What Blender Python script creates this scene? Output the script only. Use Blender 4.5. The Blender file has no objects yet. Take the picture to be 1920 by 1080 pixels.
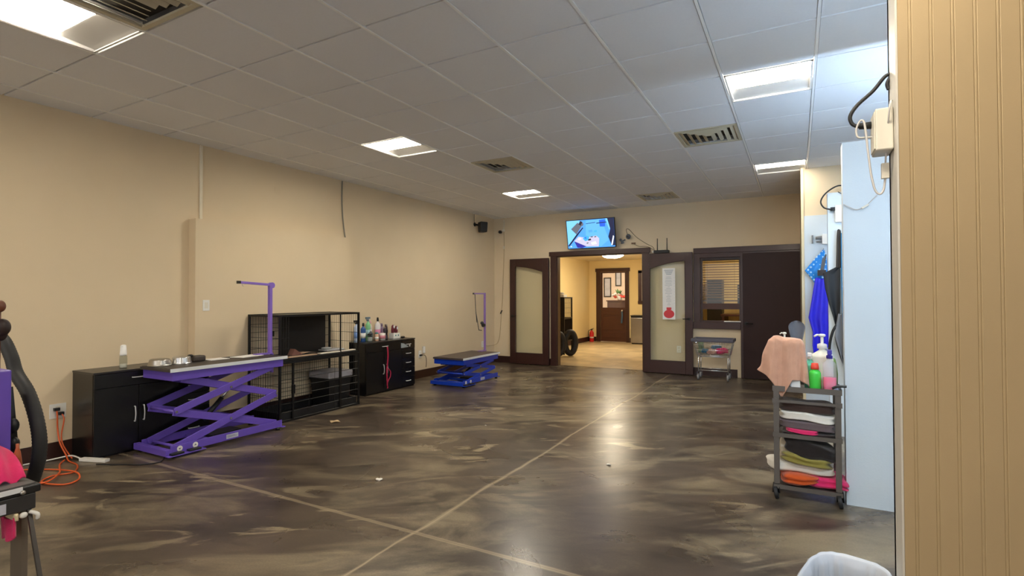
import bpy, bmesh, math, random
from mathutils import Vector, Matrix, noise, Euler

random.seed(4)
SC = bpy.context.scene
COL = SC.collection
PI = math.pi

# ------------------------------------------------------------------ camera
CAM_H = 1.381
CEIL = 3.027
LX, BY = -5.65, 9.615            # left wall, back wall
YAW, PITCH, ROLL = math.radians(28.515), math.radians(0.919), math.radians(-0.163)
fwd = Vector((-math.sin(YAW) * math.cos(PITCH), math.cos(YAW) * math.cos(PITCH), math.sin(PITCH)))
r0 = Vector((math.cos(YAW), math.sin(YAW), 0)); u0 = r0.cross(fwd)
rgt = math.cos(ROLL) * r0 + math.sin(ROLL) * u0
upv = -math.sin(ROLL) * r0 + math.cos(ROLL) * u0
cd = bpy.data.cameras.new('camera'); cam = bpy.data.objects.new('camera', cd); COL.objects.link(cam)
cam.matrix_world = Matrix(((rgt.x, upv.x, -fwd.x, 0), (rgt.y, upv.y, -fwd.y, 0), (rgt.z, upv.z, -fwd.z, CAM_H), (0, 0, 0, 1)))
cd.sensor_width = 36.0; cd.lens = 984.82 * 36.0 / 1920.0; cd.clip_start = 0.02; cd.clip_end = 100
SC.camera = cam

# ------------------------------------------------------------------ world, exposure, lamps' strengths
SC.view_settings.view_transform = 'Standard'; SC.view_settings.look = 'None'
SC.view_settings.gamma = 1.0; SC.view_settings.use_curve_mapping = False
SC.view_settings.exposure = 1.68
FILL_L = 0.55          # soft fill from the sky through a window added behind the viewer
W = bpy.data.worlds.new('world'); SC.world = W; W.use_nodes = True
W.node_tree.nodes['Background'].inputs[0].default_value = (0.95, 0.97, 1.0, 1)
W.node_tree.nodes['Background'].inputs[1].default_value = FILL_L
TROFFER_L = 20.0      # radiance of a troffer lens
STALL_L = 42.0        # cool light bars over the wash stalls
LOBBY_L = 30.0        # warm dome in the next room
OFFICE_L = 9.0
PARLOUR_L = 16.0

# ------------------------------------------------------------------ colour and materials
def lin(c):
    return tuple(((v / 255) / 12.92 if v / 255 <= 0.04045 else ((v / 255 + 0.055) / 1.055) ** 2.4) for v in c) + (1.0,)

MATS = {}
def mat(name, rgb, rough=0.5, metal=0.0, var=0.06, scale=8.0, bump=0.0, bscale=200.0, coat=0.0, spec=0.5, alpha=1.0, sheen=0.0, trans=0.0):
    if name in MATS: return MATS[name]
    m = bpy.data.materials.new(name); m.use_nodes = True
    nt = m.node_tree; N = nt.nodes; Lk = nt.links; b = N['Principled BSDF']
    c = lin(rgb)
    tc = N.new('ShaderNodeTexCoord')
    nz = N.new('ShaderNodeTexNoise'); nz.inputs['Scale'].default_value = scale; nz.inputs['Detail'].default_value = 4
    Lk.new(tc.outputs['Object'], nz.inputs['Vector'])
    mx = N.new('ShaderNodeMix'); mx.data_type = 'RGBA'
    mx.inputs[6].default_value = tuple(max(0, v * (1 - var * 1.6)) for v in c[:3]) + (1,)
    mx.inputs[7].default_value = tuple(min(1, v * (1 + var * 1.6)) for v in c[:3]) + (1,)
    Lk.new(nz.outputs['Fac'], mx.inputs[0]); Lk.new(mx.outputs[2], b.inputs['Base Color'])
    b.inputs['Roughness'].default_value = rough; b.inputs['Metallic'].default_value = metal
    b.inputs['Specular IOR Level'].default_value = spec
    if coat: b.inputs['Coat Weight'].default_value = coat; b.inputs['Coat Roughness'].default_value = 0.08
    if sheen: b.inputs['Sheen Weight'].default_value = sheen
    if alpha < 1: b.inputs['Alpha'].default_value = alpha
    if trans: b.inputs['Transmission Weight'].default_value = trans
    if bump:
        n2 = N.new('ShaderNodeTexNoise'); n2.inputs['Scale'].default_value = bscale; n2.inputs['Detail'].default_value = 3
        Lk.new(tc.outputs['Object'], n2.inputs['Vector'])
        bp = N.new('ShaderNodeBump'); bp.inputs['Strength'].default_value = bump; bp.inputs['Distance'].default_value = 0.01
        Lk.new(n2.outputs['Fac'], bp.inputs['Height']); Lk.new(bp.outputs['Normal'], b.inputs['Normal'])
    MATS[name] = m; return m

def emit(name, rgb, strength):
    if name in MATS: return MATS[name]
    m = bpy.data.materials.new(name); m.use_nodes = True
    b = m.node_tree.nodes['Principled BSDF']; c = lin(rgb)
    b.inputs['Base Color'].default_value = (0.02, 0.02, 0.02, 1) if strength < 3 else (0.8, 0.8, 0.8, 1)
    b.inputs['Emission Color'].default_value = c; b.inputs['Emission Strength'].default_value = strength
    b.inputs['Roughness'].default_value = 0.4
    MATS[name] = m; return m

def glass(name, rgb=(235, 240, 235), tint=0.9, rough=0.02):
    if name in MATS: return MATS[name]
    m = bpy.data.materials.new(name); m.use_nodes = True
    nt = m.node_tree; N = nt.nodes; Lk = nt.links
    N.remove(N['Principled BSDF']); out = N['Material Output']
    t = N.new('ShaderNodeBsdfTransparent'); c = lin(rgb); t.inputs[0].default_value = tuple(v * tint for v in c[:3]) + (1,)
    g = N.new('ShaderNodeBsdfGlossy'); g.inputs['Roughness'].default_value = rough
    lw = N.new('ShaderNodeLayerWeight'); p4 = N.new('ShaderNodeMath'); p4.operation = 'POWER'; p4.inputs[1].default_value = 4.0; Lk.new(lw.outputs['Facing'], p4.inputs[0])
    f = N.new('ShaderNodeMath'); f.operation = 'MULTIPLY_ADD'; f.inputs[1].default_value = 0.5; f.inputs[2].default_value = 0.03; Lk.new(p4.outputs[0], f.inputs[0])
    mx = N.new('ShaderNodeMixShader'); Lk.new(f.outputs[0], mx.inputs[0]); Lk.new(t.outputs[0], mx.inputs[1]); Lk.new(g.outputs[0], mx.inputs[2])
    Lk.new(mx.outputs[0], out.inputs['Surface']); MATS[name] = m; return m

WALL = mat('wall_paint', (220, 201, 169), 0.75, var=0.03, scale=2.0, bump=0.12, bscale=260)
WALL2 = mat('lobby_paint', (228, 206, 152), 0.7, var=0.03, scale=2.0, bump=0.1, bscale=260)
PALE = mat('pale_pink_paint', (226, 206, 186), 0.7, var=0.02)
BEAD = mat('beadboard_paint', (176, 153, 115), 0.62, var=0.05, scale=3.0, bump=0.06, bscale=500)
FRP = mat('white_wall_panel', (208, 218, 224), 0.45, var=0.015, scale=3, bump=0.08, bscale=120)
TILE = mat('ceiling_tile', (236, 236, 238), 0.9, var=0.02, scale=60, bump=0.3, bscale=420)
TEE = mat('ceiling_tee', (248, 247, 244), 0.4, var=0.01)
WOOD = mat('espresso_wood', (56, 27, 22), 0.38, var=0.14, scale=6, coat=0.15)
WOOD2 = mat('walnut_wood', (72, 38, 25), 0.4, var=0.15, scale=6)
SLAB = mat('espresso_slab', (46, 24, 22), 0.5, var=0.1, scale=5, bump=0.05, bscale=90, spec=0.3)
BLACK = mat('black_laminate', (17, 16, 17), 0.28, var=0.12, scale=5)
BLACKM = mat('black_metal', (20, 19, 19), 0.4, metal=0.2, var=0.1)
PLASTICB = mat('black_plastic', (22, 22, 24), 0.45, var=0.08)
RUBBER = mat('black_rubber', (30, 30, 31), 0.6, var=0.1)
GREYP = mat('grey_plastic', (92, 96, 104), 0.5, var=0.05)
CHROME = mat('chrome', (212, 213, 215), 0.22, metal=0.85, var=0.03)
STEEL = mat('stainless_steel', (176, 172, 166), 0.3, metal=1.0, var=0.06)
ALU = mat('brushed_aluminium', (226, 230, 234), 0.4, metal=0.15, var=0.04)
PURPLE = mat('purple_powder_coat', (104, 80, 184), 0.35, var=0.05)
LILAC = mat('lilac_powder_coat', (128, 100, 192), 0.35, var=0.05)
BLUE = mat('blue_powder_coat', (18, 58, 176), 0.32, var=0.06)
MAT_TOP = mat('black_rubber_mat', (54, 49, 46), 0.5, var=0.1, scale=30, bump=0.15, bscale=300)
MAT_TOP2 = mat('brown_rubber_mat', (72, 62, 57), 0.5, var=0.1, scale=30, bump=0.15, bscale=300)
WHITE = mat('white_plastic', (232, 230, 224), 0.4, var=0.02)
IVORY = mat('ivory_plastic', (222, 216, 200), 0.45, var=0.03)
PAPER = mat('white_paper', (232, 230, 226), 0.8, var=0.02)
INK = mat('grey_ink', (120, 124, 130), 0.8, var=0.05)
INKRED = mat('red_paper', (206, 62, 68), 0.7, var=0.05)
KRAFT = mat('kraft_card', (176, 146, 120), 0.8, var=0.08)
GREYCART = mat('grey_brown_metal', (104, 97, 90), 0.4, metal=0.4, var=0.06)
ORANGE = mat('orange_cord', (214, 92, 40), 0.5, var=0.04)
GLASS = glass('clear_glass', (252, 253, 249), 0.985, 0.02)
FROST = glass('wavy_glass', (226, 228, 212), 0.9, 0.08)
CLEARP = glass('clear_plastic', (235, 240, 240), 0.95, 0.1)
def towel(n, rgb): return mat('towel_' + n, rgb, 0.95, var=0.1, scale=18, bump=0.35, bscale=330, sheen=0.3, spec=0.1)
def fabric(n, rgb, rough=0.6): return mat('fabric_' + n, rgb, rough, var=0.06, scale=10, bump=0.1, bscale=400)

# ------------------------------------------------------------------ mesh builder
ORG = {}
class MB:
    def __init__(s): s.v = []; s.f = []; s.mi = []; s.sm = []
    def add(s, vs, fs, m=0, smooth=False):
        k = len(s.v); s.v += [Vector(v) for v in vs]
        for f in fs: s.f.append([i + k for i in f]); s.mi.append(m); s.sm.append(smooth)
        return s
    def box(s, x0, x1, y0, y1, z0, z1, m=0):
        return s.add([(x0, y0, z0), (x1, y0, z0), (x1, y1, z0), (x0, y1, z0), (x0, y0, z1), (x1, y0, z1), (x1, y1, z1), (x0, y1, z1)],
              [(3, 2, 1, 0), (4, 5, 6, 7), (0, 1, 5, 4), (1, 2, 6, 5), (2, 3, 7, 6), (3, 0, 4, 7)], m)
    def bar(s, p0, p1, w, h, up=(0, 0, 1), m=0):
        p0 = Vector(p0); p1 = Vector(p1); d = (p1 - p0).normalized(); up = Vector(up)
        a = d.cross(up)
        if a.length < 1e-4: a = d.cross(Vector((1, 0, 0)))
        a.normalize(); b = a.cross(d).normalized(); a = a * w / 2; b = b * h / 2
        q = [p0 - a - b, p0 + a - b, p0 + a + b, p0 - a + b, p1 - a - b, p1 + a - b, p1 + a + b, p1 - a + b]
        return s.add(q, [(0, 1, 2, 3), (7, 6, 5, 4), (4, 5, 1, 0), (5, 6, 2, 1), (6, 7, 3, 2), (7, 4, 0, 3)], m)
    def tube(s, pts, r, n=8, m=0, closed=False):
        P = [Vector(p) for p in pts]; L = len(P); rs = r if isinstance(r, (list, tuple)) else [r] * L
        vs = []; prev = None
        for i in range(L):
            if closed: t = P[(i + 1) % L] - P[i - 1]
            else: t = P[min(i + 1, L - 1)] - P[max(i - 1, 0)]
            t.normalize()
            if prev is None:
                a = t.cross(Vector((0, 0, 1)))
                if a.length < 1e-3: a = t.cross(Vector((1, 0, 0)))
            else: a = prev - t * prev.dot(t)
            a.normalize(); prev = a; b = t.cross(a)
            for k in range(n):
                w = 2 * PI * k / n; vs.append(P[i] + (a * math.cos(w) + b * math.sin(w)) * rs[i])
        fs = []
        for i in range(L if closed else L - 1):
            j = (i + 1) % L
            for k in range(n):
                fs.append((i * n + k, i * n + (k + 1) % n, j * n + (k + 1) % n, j * n + k))
        s.add(vs, fs, m, n > 4)
        if not closed:
            k0 = len(s.v) - L * n
            s.f.append([k0 + k for k in range(n)][::-1]); s.mi.append(m); s.sm.append(False)
            s.f.append([k0 + (L - 1) * n + k for k in range(n)]); s.mi.append(m); s.sm.append(False)
        return s
    def cyl(s, p0, p1, r0, r1=None, n=20, m=0):
        return s.tube([p0, p1], [r0, r0 if r1 is None else r1], n, m)
    def lathe(s, prof, c=(0, 0, 0), n=24, m=0, sx=1.0, sy=1.0, smooth=True, e=1.0):
        def sg(v): return math.copysign(abs(v) ** e, v)
        vs = []; fs = []
        for r, z in prof:
            for k in range(n):
                w = 2 * PI * k / n; vs.append((c[0] + r * sg(math.cos(w)) * sx, c[1] + r * sg(math.sin(w)) * sy, c[2] + z))
        for i in range(len(prof) - 1):
            for k in range(n): fs.append((i * n + k, i * n + (k + 1) % n, (i + 1) * n + (k + 1) % n, (i + 1) * n + k))
        s.add(vs, fs, m, smooth); k0 = len(s.v) - len(vs)
        if prof[0][0] > 1e-4: s.f.append([k0 + k for k in range(n)][::-1]); s.mi.append(m); s.sm.append(False)
        if prof[-1][0] > 1e-4: s.f.append([k0 + (len(prof) - 1) * n + k for k in range(n)]); s.mi.append(m); s.sm.append(False)
        return s
    def prism(s, poly, plane, a, b, m=0):
        n = len(poly)
        def P(u, v, w): return {'xz': (u, w, v), 'yz': (w, u, v), 'xy': (u, v, w)}[plane]
        vs = [P(u, v, a) for u, v in poly] + [P(u, v, b) for u, v in poly]
        fs = [tuple(range(n))[::-1], tuple(range(n, 2 * n))] + [(i, (i + 1) % n, n + (i + 1) % n, n + i) for i in range(n)]
        return s.add(vs, fs, m)
    def grid(s, fn, nu, nv, m=0, cu=False, cv=False, smooth=True):
        vs = [fn(i / (nu if cu else nu - 1), j / (nv if cv else nv - 1)) for i in range(nu) for j in range(nv)]
        fs = []
        for i in range(nu if cu else nu - 1):
            for j in range(nv if cv else nv - 1):
                a = i * nv + j; b = ((i + 1) % nu) * nv + j; c = ((i + 1) % nu) * nv + (j + 1) % nv; d = i * nv + (j + 1) % nv
                fs.append((a, b, c, d))
        return s.add(vs, fs, m, smooth)
    def sheet(s, fn, nu, nv, th, m=0, axis=(0, 1, 0)):
        """a thin two-sided cloth: front and back grids joined at the rim"""
        ax = Vector(axis) * th
        g = [[Vector(fn(i / (nu - 1), j / (nv - 1))) for j in range(nv)] for i in range(nu)]
        vs = [p for row in g for p in row] + [p + ax for row in g for p in row]; n = nu * nv; fs = []
        for i in range(nu - 1):
            for j in range(nv - 1):
                a = i * nv + j; b = a + nv; fs.append((a, b, b + 1, a + 1)); fs.append((n + a, n + a + 1, n + b + 1, n + b))
        for i in range(nu - 1):
            a = i * nv; b = a + nv; fs.append((a, n + a, n + b, b)); a = i * nv + nv - 1; b = a + nv; fs.append((a, b, n + b, n + a))
        for j in range(nv - 1):
            fs.append((j, j + 1, n + j + 1, n + j)); a = (nu - 1) * nv + j; fs.append((a, n + a, n + a + 1, a + 1))
        return s.add(vs, fs, m, True)
    def ball(s, c, rx, ry=None, rz=None, n=16, e=1.0, m=0, nz=0.0, nsc=8.0, seed=0.0, fold=0.0):
        """superellipsoid, e<1 boxier; nz noise; fold = groove along the middle of the sides"""
        ry = rx if ry is None else ry; rz = rx if rz is None else rz
        def sg(v, p): return math.copysign(abs(v) ** p, v)
        nu, nv = n * 2, n + 1; vs = []; fs = []
        for j in range(nv):
            ph = -PI / 2 + PI * j / (nv - 1)
            for i in range(nu):
                th = 2 * PI * i / nu
                x = sg(math.cos(ph), e) * sg(math.cos(th), e); y = sg(math.cos(ph), e) * sg(math.sin(th), e); z = sg(math.sin(ph), e)
                g = 1 - fold * math.exp(-(z / 0.16) ** 2)
                p = Vector((x * rx * g, y * ry * g, z * rz))
                if nz:
                    d = noise.noise_vector(p * nsc + Vector((seed, seed * 1.7, 0))) * nz
                    p += Vector((d.x * rx / max(rx, ry), d.y, d.z * 0.8)) if True else d
                vs.append(Vector(c) + p)
        for j in range(nv - 1):
            for i in range(nu): fs.append((j * nu + i, j * nu + (i + 1) % nu, (j + 1) * nu + (i + 1) % nu, (j + 1) * nu + i))
        return s.add(vs, fs, m, True)
    def build(s, name, mats, parent=None, org=None, bevel=0.0, seg=2):
        mats = mats if isinstance(mats, (list, tuple)) else [mats]
        if parent is not None: o0 = ORG[parent.name]
        elif org is not None: o0 = Vector(org)
        else:
            xs = [v.x for v in s.v]; ys = [v.y for v in s.v]; zs = [v.z for v in s.v]
            o0 = Vector(((min(xs) + max(xs)) / 2, (min(ys) + max(ys)) / 2, min(zs)))
        me = bpy.data.meshes.new(name); me.from_pydata([tuple(v - o0) for v in s.v], [], s.f)
        for m in mats: me.materials.append(m)
        me.polygons.foreach_set('material_index', s.mi); me.polygons.foreach_set('use_smooth', s.sm); me.update()
        bm = bmesh.new(); bm.from_mesh(me); bmesh.ops.recalc_face_normals(bm, faces=bm.faces); bm.to_mesh(me); bm.free()
        o = bpy.data.objects.new(name, me); COL.objects.link(o); ORG[o.name] = o0
        if parent is not None: o.parent = parent
        else: o.location = o0
        if bevel:
            b = o.modifiers.new('bevel', 'BEVEL'); b.width = bevel; b.segments = seg; b.limit_method = 'ANGLE'; b.angle_limit = math.radians(40)
        return o

def tag(o, label, cat, group=None, kind=None):
    o['label'] = label; o['category'] = cat
    if group: o['group'] = group
    if kind: o['kind'] = kind
    return o
def thing(name, label, cat, loc, group=None, rotz=0.0, local=False):
    o = bpy.data.objects.new(name, None); COL.objects.link(o); o.location = loc; o.rotation_euler = (0, 0, rotz); o.empty_display_size = 0.05
    ORG[o.name] = Vector((0, 0, 0)) if local else Vector(loc)
    return tag(o, label, cat, group)
def struct(name, mb, mats, **k):
    o = mb.build(name, mats, **k)
    if o.parent is None: o['kind'] = 'structure'
    return o
def copy_tree(o, parent=None):
    c = o.copy(); COL.objects.link(c); ORG[c.name] = ORG[o.name]
    if parent is not None: c.parent = parent
    for ch in list(o.children): copy_tree(ch, c)
    return c
def spline(pts, n=8):
    P = [Vector(p) for p in pts]; out = []
    for i in range(len(P) - 1):
        a, b, c, d = P[max(i - 1, 0)], P[i], P[i + 1], P[min(i + 2, len(P) - 1)]
        for k in range(n):
            t = k / n
            out.append(0.5 * ((2 * b) + (c - a) * t + (2 * a - 5 * b + 4 * c - d) * t * t + (3 * b - a - 3 * c + d) * t ** 3))
    return out + [P[-1]]

# ------------------------------------------------------------------ floor
def floor_material():
    m = bpy.data.materials.new('stained_concrete'); m.use_nodes = True
    nt = m.node_tree; N = nt.nodes; Lk = nt.links; b = N['Principled BSDF']
    tc = N.new('ShaderNodeTexCoord'); geo = tc.outputs['Object']
    def nzt(sc, det, dist, loc=(0, 0, 0), scl=(1, 1, 1)):
        mp = N.new('ShaderNodeMapping'); mp.inputs['Scale'].default_value = scl; mp.inputs['Location'].default_value = loc; Lk.new(geo, mp.inputs[0])
        n = N.new('ShaderNodeTexNoise'); n.inputs['Scale'].default_value = sc; n.inputs['Detail'].default_value = det; n.inputs['Distortion'].default_value = dist
        n.inputs['Roughness'].default_value = 0.55
        Lk.new(mp.outputs[0], n.inputs['Vector']); return n.outputs['Fac']
    def ramp(src, stops):
        r = N.new('ShaderNodeValToRGB'); e = r.color_ramp.elements
        while len(e) > 1: e.remove(e[-1])
        e[0].position, e[0].color = stops[0]
        for p, c in stops[1:]:
            q = e.new(p); q.color = c
        Lk.new(src, r.inputs[0]); return r.outputs[0]
    def mixc(f, a, c, mode='MIX'):
        x = N.new('ShaderNodeMix'); x.data_type = 'RGBA'; x.blend_type = mode
        for i, q in ((0, f), (6, a), (7, c)):
            if isinstance(q, (float, tuple)): x.inputs[i].default_value = q
            else: Lk.new(q, x.inputs[i])
        return x.outputs[2]
    # streaks run a little across the room
    def rot(sc, det, dist, loc, ang, scl):
        mp = N.new('ShaderNodeMapping'); mp.inputs['Rotation'].default_value = (0, 0, math.radians(ang)); Lk.new(geo, mp.inputs[0])
        m2 = N.new('ShaderNodeMapping'); m2.inputs['Scale'].default_value = scl; m2.inputs['Location'].default_value = loc; Lk.new(mp.outputs[0], m2.inputs[0])
        n = N.new('ShaderNodeTexNoise'); n.inputs['Scale'].default_value = sc; n.inputs['Detail'].default_value = det; n.inputs['Distortion'].default_value = dist; n.inputs['Roughness'].default_value = 0.6
        Lk.new(m2.outputs[0], n.inputs['Vector']); return n.outputs['Fac']
    base = ramp(rot(0.8, 6, 0.4, (3, 1, 0), -25, (0.8, 1.2, 1)), [(0.34, lin((46, 39, 34))), (0.5, lin((68, 58, 50))), (0.66, lin((90, 78, 66)))])
    g1 = ramp(rot(2.2, 6, 0.7, (7, 2, 0), -28, (0.55, 1.3, 1)), [(0.34, lin((44, 38, 34))), (0.46, lin((74, 63, 54))), (0.56, lin((84, 72, 61))), (0.68, lin((116, 102, 83)))])
    col = mixc(0.6, base, g1)
    # pale tan washes, then sharper tan streaks
    k0 = ramp(rot(1.5, 6, 0.9, (2, 6, 0), -28, (0.6, 1.3, 1)), [(0.49, (0, 0, 0, 1)), (0.65, (0.62, 0.62, 0.62, 1))])
    col = mixc(k0, col, lin((150, 136, 110)))
    k1 = ramp(rot(2.6, 5, 1.1, (1, 5, 0), -30, (0.45, 1.5, 1)), [(0.575, (0, 0, 0, 1)), (0.63, (0.75, 0.75, 0.75, 1))])
    k2 = ramp(nzt(0.55, 2, 0.3, (9, 9, 0)), [(0.40, (0.05, 0.05, 0.05, 1)), (0.62, (0.9, 0.9, 0.9, 1))])
    kk = mixc(1.0, k1, k2, 'MULTIPLY')
    col = mixc(kk, col, lin((168, 152, 122)))
    d1 = ramp(rot(1.7, 6, 0.8, (4, 8, 0), -24, (0.6, 1.4, 1)), [(0.56, (0, 0, 0, 1)), (0.68, (0.8, 0.8, 0.8, 1))])
    col = mixc(d1, col, lin((42, 35, 32)))
    sp = ramp(nzt(90, 2, 0), [(0.3, (0.86, 0.86, 0.86, 1)), (0.7, (1.1, 1.1, 1.1, 1))])
    col = mixc(1.0, col, sp, 'MULTIPLY')
    # two saw-cut joints with pale filler
    sx = N.new('ShaderNodeSeparateXYZ'); Lk.new(geo, sx.inputs[0])
    def mth(op, a, c=None):
        x = N.new('ShaderNodeMath'); x.operation = op
        for i, q in ((0, a), (1, c)):
            if q is None: continue
            if isinstance(q, (int, float)): x.inputs[i].default_value = q
            else: Lk.new(q, x.inputs[i])
        return x.outputs[0]
    wob = mth('MULTIPLY', mth('SUBTRACT', nzt(0.9, 4, 0, (2, 2, 0)), 0.5), 0.10)
    wid = nzt(1.2, 3, 0, (5, 0, 0))
    for ax, pos in (('X', -1.985), ('Y', 2.448)):
        d = mth('ABSOLUTE', mth('SUBTRACT', mth('ADD', sx.outputs[ax], wob if ax == 'X' else mth('MULTIPLY', wob, 0.25)), pos))
        rr = mth('DIVIDE', d, mth('ADD', mth('MULTIPLY', wid, 0.055 if ax == 'X' else 0.03), -0.010 if ax == 'X' else 0.006))
        line = ramp(rr, [(0.0, (0.62, 0.62, 0.62, 1)), (0.5, (0.5, 0.5, 0.5, 1)), (1.0, (0, 0, 0, 1))])
        col = mixc(line, col, lin((165, 148, 120)))
        core = ramp(d, [(0.0, (0.75, 0.75, 0.75, 1)), (0.004, (0, 0, 0, 1))])
        col = mixc(core, col, lin((70, 58, 46)) if ax == 'Y' else lin((188, 170, 140)))
    Lk.new(col, b.inputs['Base Color'])
    rg = ramp(nzt(1.3, 4, 0.8, (0, 3, 0)), [(0.3, (0.25, 0.25, 0.25, 1)), (0.7, (0.37, 0.37, 0.37, 1))])
    Lk.new(rg, b.inputs['Roughness']); b.inputs['Specular IOR Level'].default_value = 0.5
    bp = N.new('ShaderNodeBump'); bp.inputs['Strength'].default_value = 0.05; bp.inputs['Distance'].default_value = 0.02
    Lk.new(nzt(3, 3, 0.3), bp.inputs['Height']); Lk.new(bp.outputs[0], b.inputs['Normal'])
    return m

RX, FY = 2.2, -4.2      # right wall, wall behind the viewer
struct('floor', MB().box(LX - 0.1, RX + 0.1, FY - 0.1, 9.74, -0.1, 0), floor_material(), org=(0, 0, 0))

# ------------------------------------------------------------------ ceiling
G0x, G0y, GS = -2.9204, 2.3626, 0.6096
def cx(i): return G0x + i * GS
def cy(j): return G0y + j * GS
LIGHTS = [(-2, -2), (-2, 3), (-2, 8), (4, 3), (4, 8), (4, -2), (-2, -7), (4, -7)]  # last three are unseen, following the row spacing, added for brightness
VENTS = [(-1, -2), (-1, 5), (3, 5), (1, 10)]
used = set(LIGHTS + VENTS)
tm = MB(); gm = MB()
for i in range(-5, 9):
    for j in range(-11, 13):
        x0, x1, y0, y1 = cx(i), cx(i + 1), cy(j), cy(j + 1)
        if x1 < LX or x0 > RX or y1 < FY or y0 > BY or (i, j) in used: continue
        a, b_ = max(x0 + 0.012, LX), min(x1 - 0.012, RX); c, d = max(y0 + 0.008, FY), min(y1 - 0.008, BY)
        if b_ - a < 0.01 or d - c < 0.01: continue
        tm.box(a, b_, c, d, CEIL, CEIL + 0.02)
tm.box(LX, RX, FY, BY, CEIL + 0.12, CEIL + 0.16)
struct('ceiling', tm, TILE, org=(0, 0, CEIL))
for i in range(-4, 10):
    x = cx(i)
    if LX < x < RX: gm.box(x - 0.0085, x + 0.0085, FY, BY, CEIL - 0.005, CEIL + 0.03)
for j in range(-11, 13):
    y = cy(j)
    if FY < y < BY: gm.box(LX, RX, y - 0.012, y + 0.012, CEIL + 0.0195, CEIL + 0.03)
struct('trim_1', gm, TEE, org=(0, 0, CEIL))

FRAME_W = mat('troffer_white', (226, 224, 220), 0.5, var=0.01)
LENS = emit('troffer_lens', (255, 244, 224), TROFFER_L)
LENS_DIM = emit('troffer_lens_dim', (255, 244, 224), TROFFER_L * 0.7)
LENS_LOW = emit('troffer_lens_low', (255, 244, 224), TROFFER_L * 0.35)
lab = {(-2, -2): 'recessed ceiling light at the top left corner, beside the slatted vent and partly cut off',
       (-2, 3): 'recessed ceiling light above the purple lift table side, middle of the left row',
       (-2, 8): 'recessed ceiling light farthest back in the left row, before the wall with the television',
       (4, 3): 'largest recessed ceiling light on the right, nearer one of the right row',
       (4, 8): 'recessed ceiling light at the far right, just before the tall yellow wall end'}
def troffer(i, j):
    x0, x1, y0, y1 = cx(i) + 0.012, cx(i + 1) - 0.012, cy(j) + 0.010, cy(j + 1) - 0.010
    r = thing('ceiling_light', lab.get((i, j), 'unseen recessed square ceiling light continuing the rows, added for brightness'), 'ceiling light', ((x0 + x1) / 2, (y0 + y1) / 2, CEIL), 'recessed ceiling lights')
    f = MB(); h = 0.075; t = 0.012
    # rim
    f.box(x0, x1, y0, y0 + t, CEIL - 0.004, CEIL + 0.004).box(x0, x1, y1 - t, y1, CEIL - 0.004, CEIL + 0.004)
    f.box(x0, x0 + t, y0, y1, CEIL - 0.004, CEIL + 0.004).box(x1 - t, x1, y0, y1, CEIL - 0.004, CEIL + 0.004)
    # shallow recess: lens on the near two thirds, plain white tray on the far third
    z1 = CEIL + 0.03; ym = y0 + t + 0.64 * (y1 - y0 - 2 * t); A = x0 + t; B = x1 - t
    f.box(A, A + 0.004, y0 + t, y1 - t, CEIL, z1).box(B - 0.004, B, y0 + t, y1 - t, CEIL, z1).box(A + 0.004, B - 0.004, y0 + t, y0 + t + 0.004, CEIL, z1)
    f.add([(A + 0.004, ym, z1 - 0.002), (B - 0.004, ym, z1 - 0.002), (B - 0.004, y1 - t, CEIL + 0.010), (A + 0.004, y1 - t, CEIL + 0.010)], [(0, 1, 2, 3)])
    f.box(x0, x1, y0, y1, z1 + 0.012, z1 + 0.03)
    f.build('housing', FRAME_W, r)
    MB().box(A + 0.005, B - 0.005, y0 + t + 0.005, ym, z1 - 0.004, z1 + 0.006).build('lens', {(-2, -2): LENS_DIM, (4, 8): LENS_LOW}.get((i, j), LENS), r)['label'] = 'glowing white lens'
for q in LIGHTS: troffer(*q)

VENTM = mat('vent_beige_metal', (196, 186, 160), 0.45, var=0.05)
VENTB = mat('vent_dark_throat', (58, 50, 40), 0.7)
vlab = {(-1, -2): 'louvred ceiling vent at the top edge, next to the brightest ceiling light', (-1, 5): 'beige louvred ceiling vent in the middle, between two lights of the left row',
        (3, 5): 'largest stepped ceiling vent on the right, between the two right-hand lights', (1, 10): 'smallest ceiling vent, close to the far wall above the doors'}
for (i, j) in VENTS:
    x0, x1, y0, y1 = cx(i) + 0.012, cx(i + 1) - 0.012, cy(j) + 0.010, cy(j + 1) - 0.010
    r = thing('ceiling_vent', vlab[(i, j)], 'vent', ((x0 + x1) / 2, (y0 + y1) / 2, CEIL), 'ceiling vents')
    MB().box(x0, x1, y0, y1, CEIL + 0.07, CEIL + 0.08).build('throat', VENTB, r)
    f = MB(); t = 0.03
    f.box(x0, x1, y0, y0 + t, CEIL - 0.004, CEIL + 0.01).box(x0, x1, y1 - t, y1, CEIL - 0.004, CEIL + 0.01)
    f.box(x0, x0 + t, y0 + t, y1 - t, CEIL - 0.004, CEIL + 0.01).box(x1 - t, x1, y0 + t, y1 - t, CEIL - 0.004, CEIL + 0.01)
    f.build('frame', VENTM, r)
    # concentric three-way louvres: sloped U-shaped blades nested inside each other
    for k in range(4):
        d = 0.035 + k * 0.066; m = MB(); X0, X1, Y0, Y1 = x0 + d, x1 - d, y0 + d, y1 - 0.02 - d * 0.35
        if X1 - X0 < 0.05: continue
        w = 0.036; zl, zh = CEIL - 0.003, CEIL + 0.012
        m.add([(X0, Y0, zh), (X1, Y0, zh), (X1 - w, Y0 + w, zl), (X0 + w, Y0 + w, zl), (X0, Y1, zh), (X0 + w, Y1, zl), (X1, Y1, zh), (X1 - w, Y1, zl)],
              [(0, 1, 2, 3), (0, 3, 5, 4), (1, 6, 7, 2)])
        o = m.build('louvre', VENTM, r); s = o.modifiers.new('solid', 'SOLIDIFY'); s.thickness = 0.003

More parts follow.
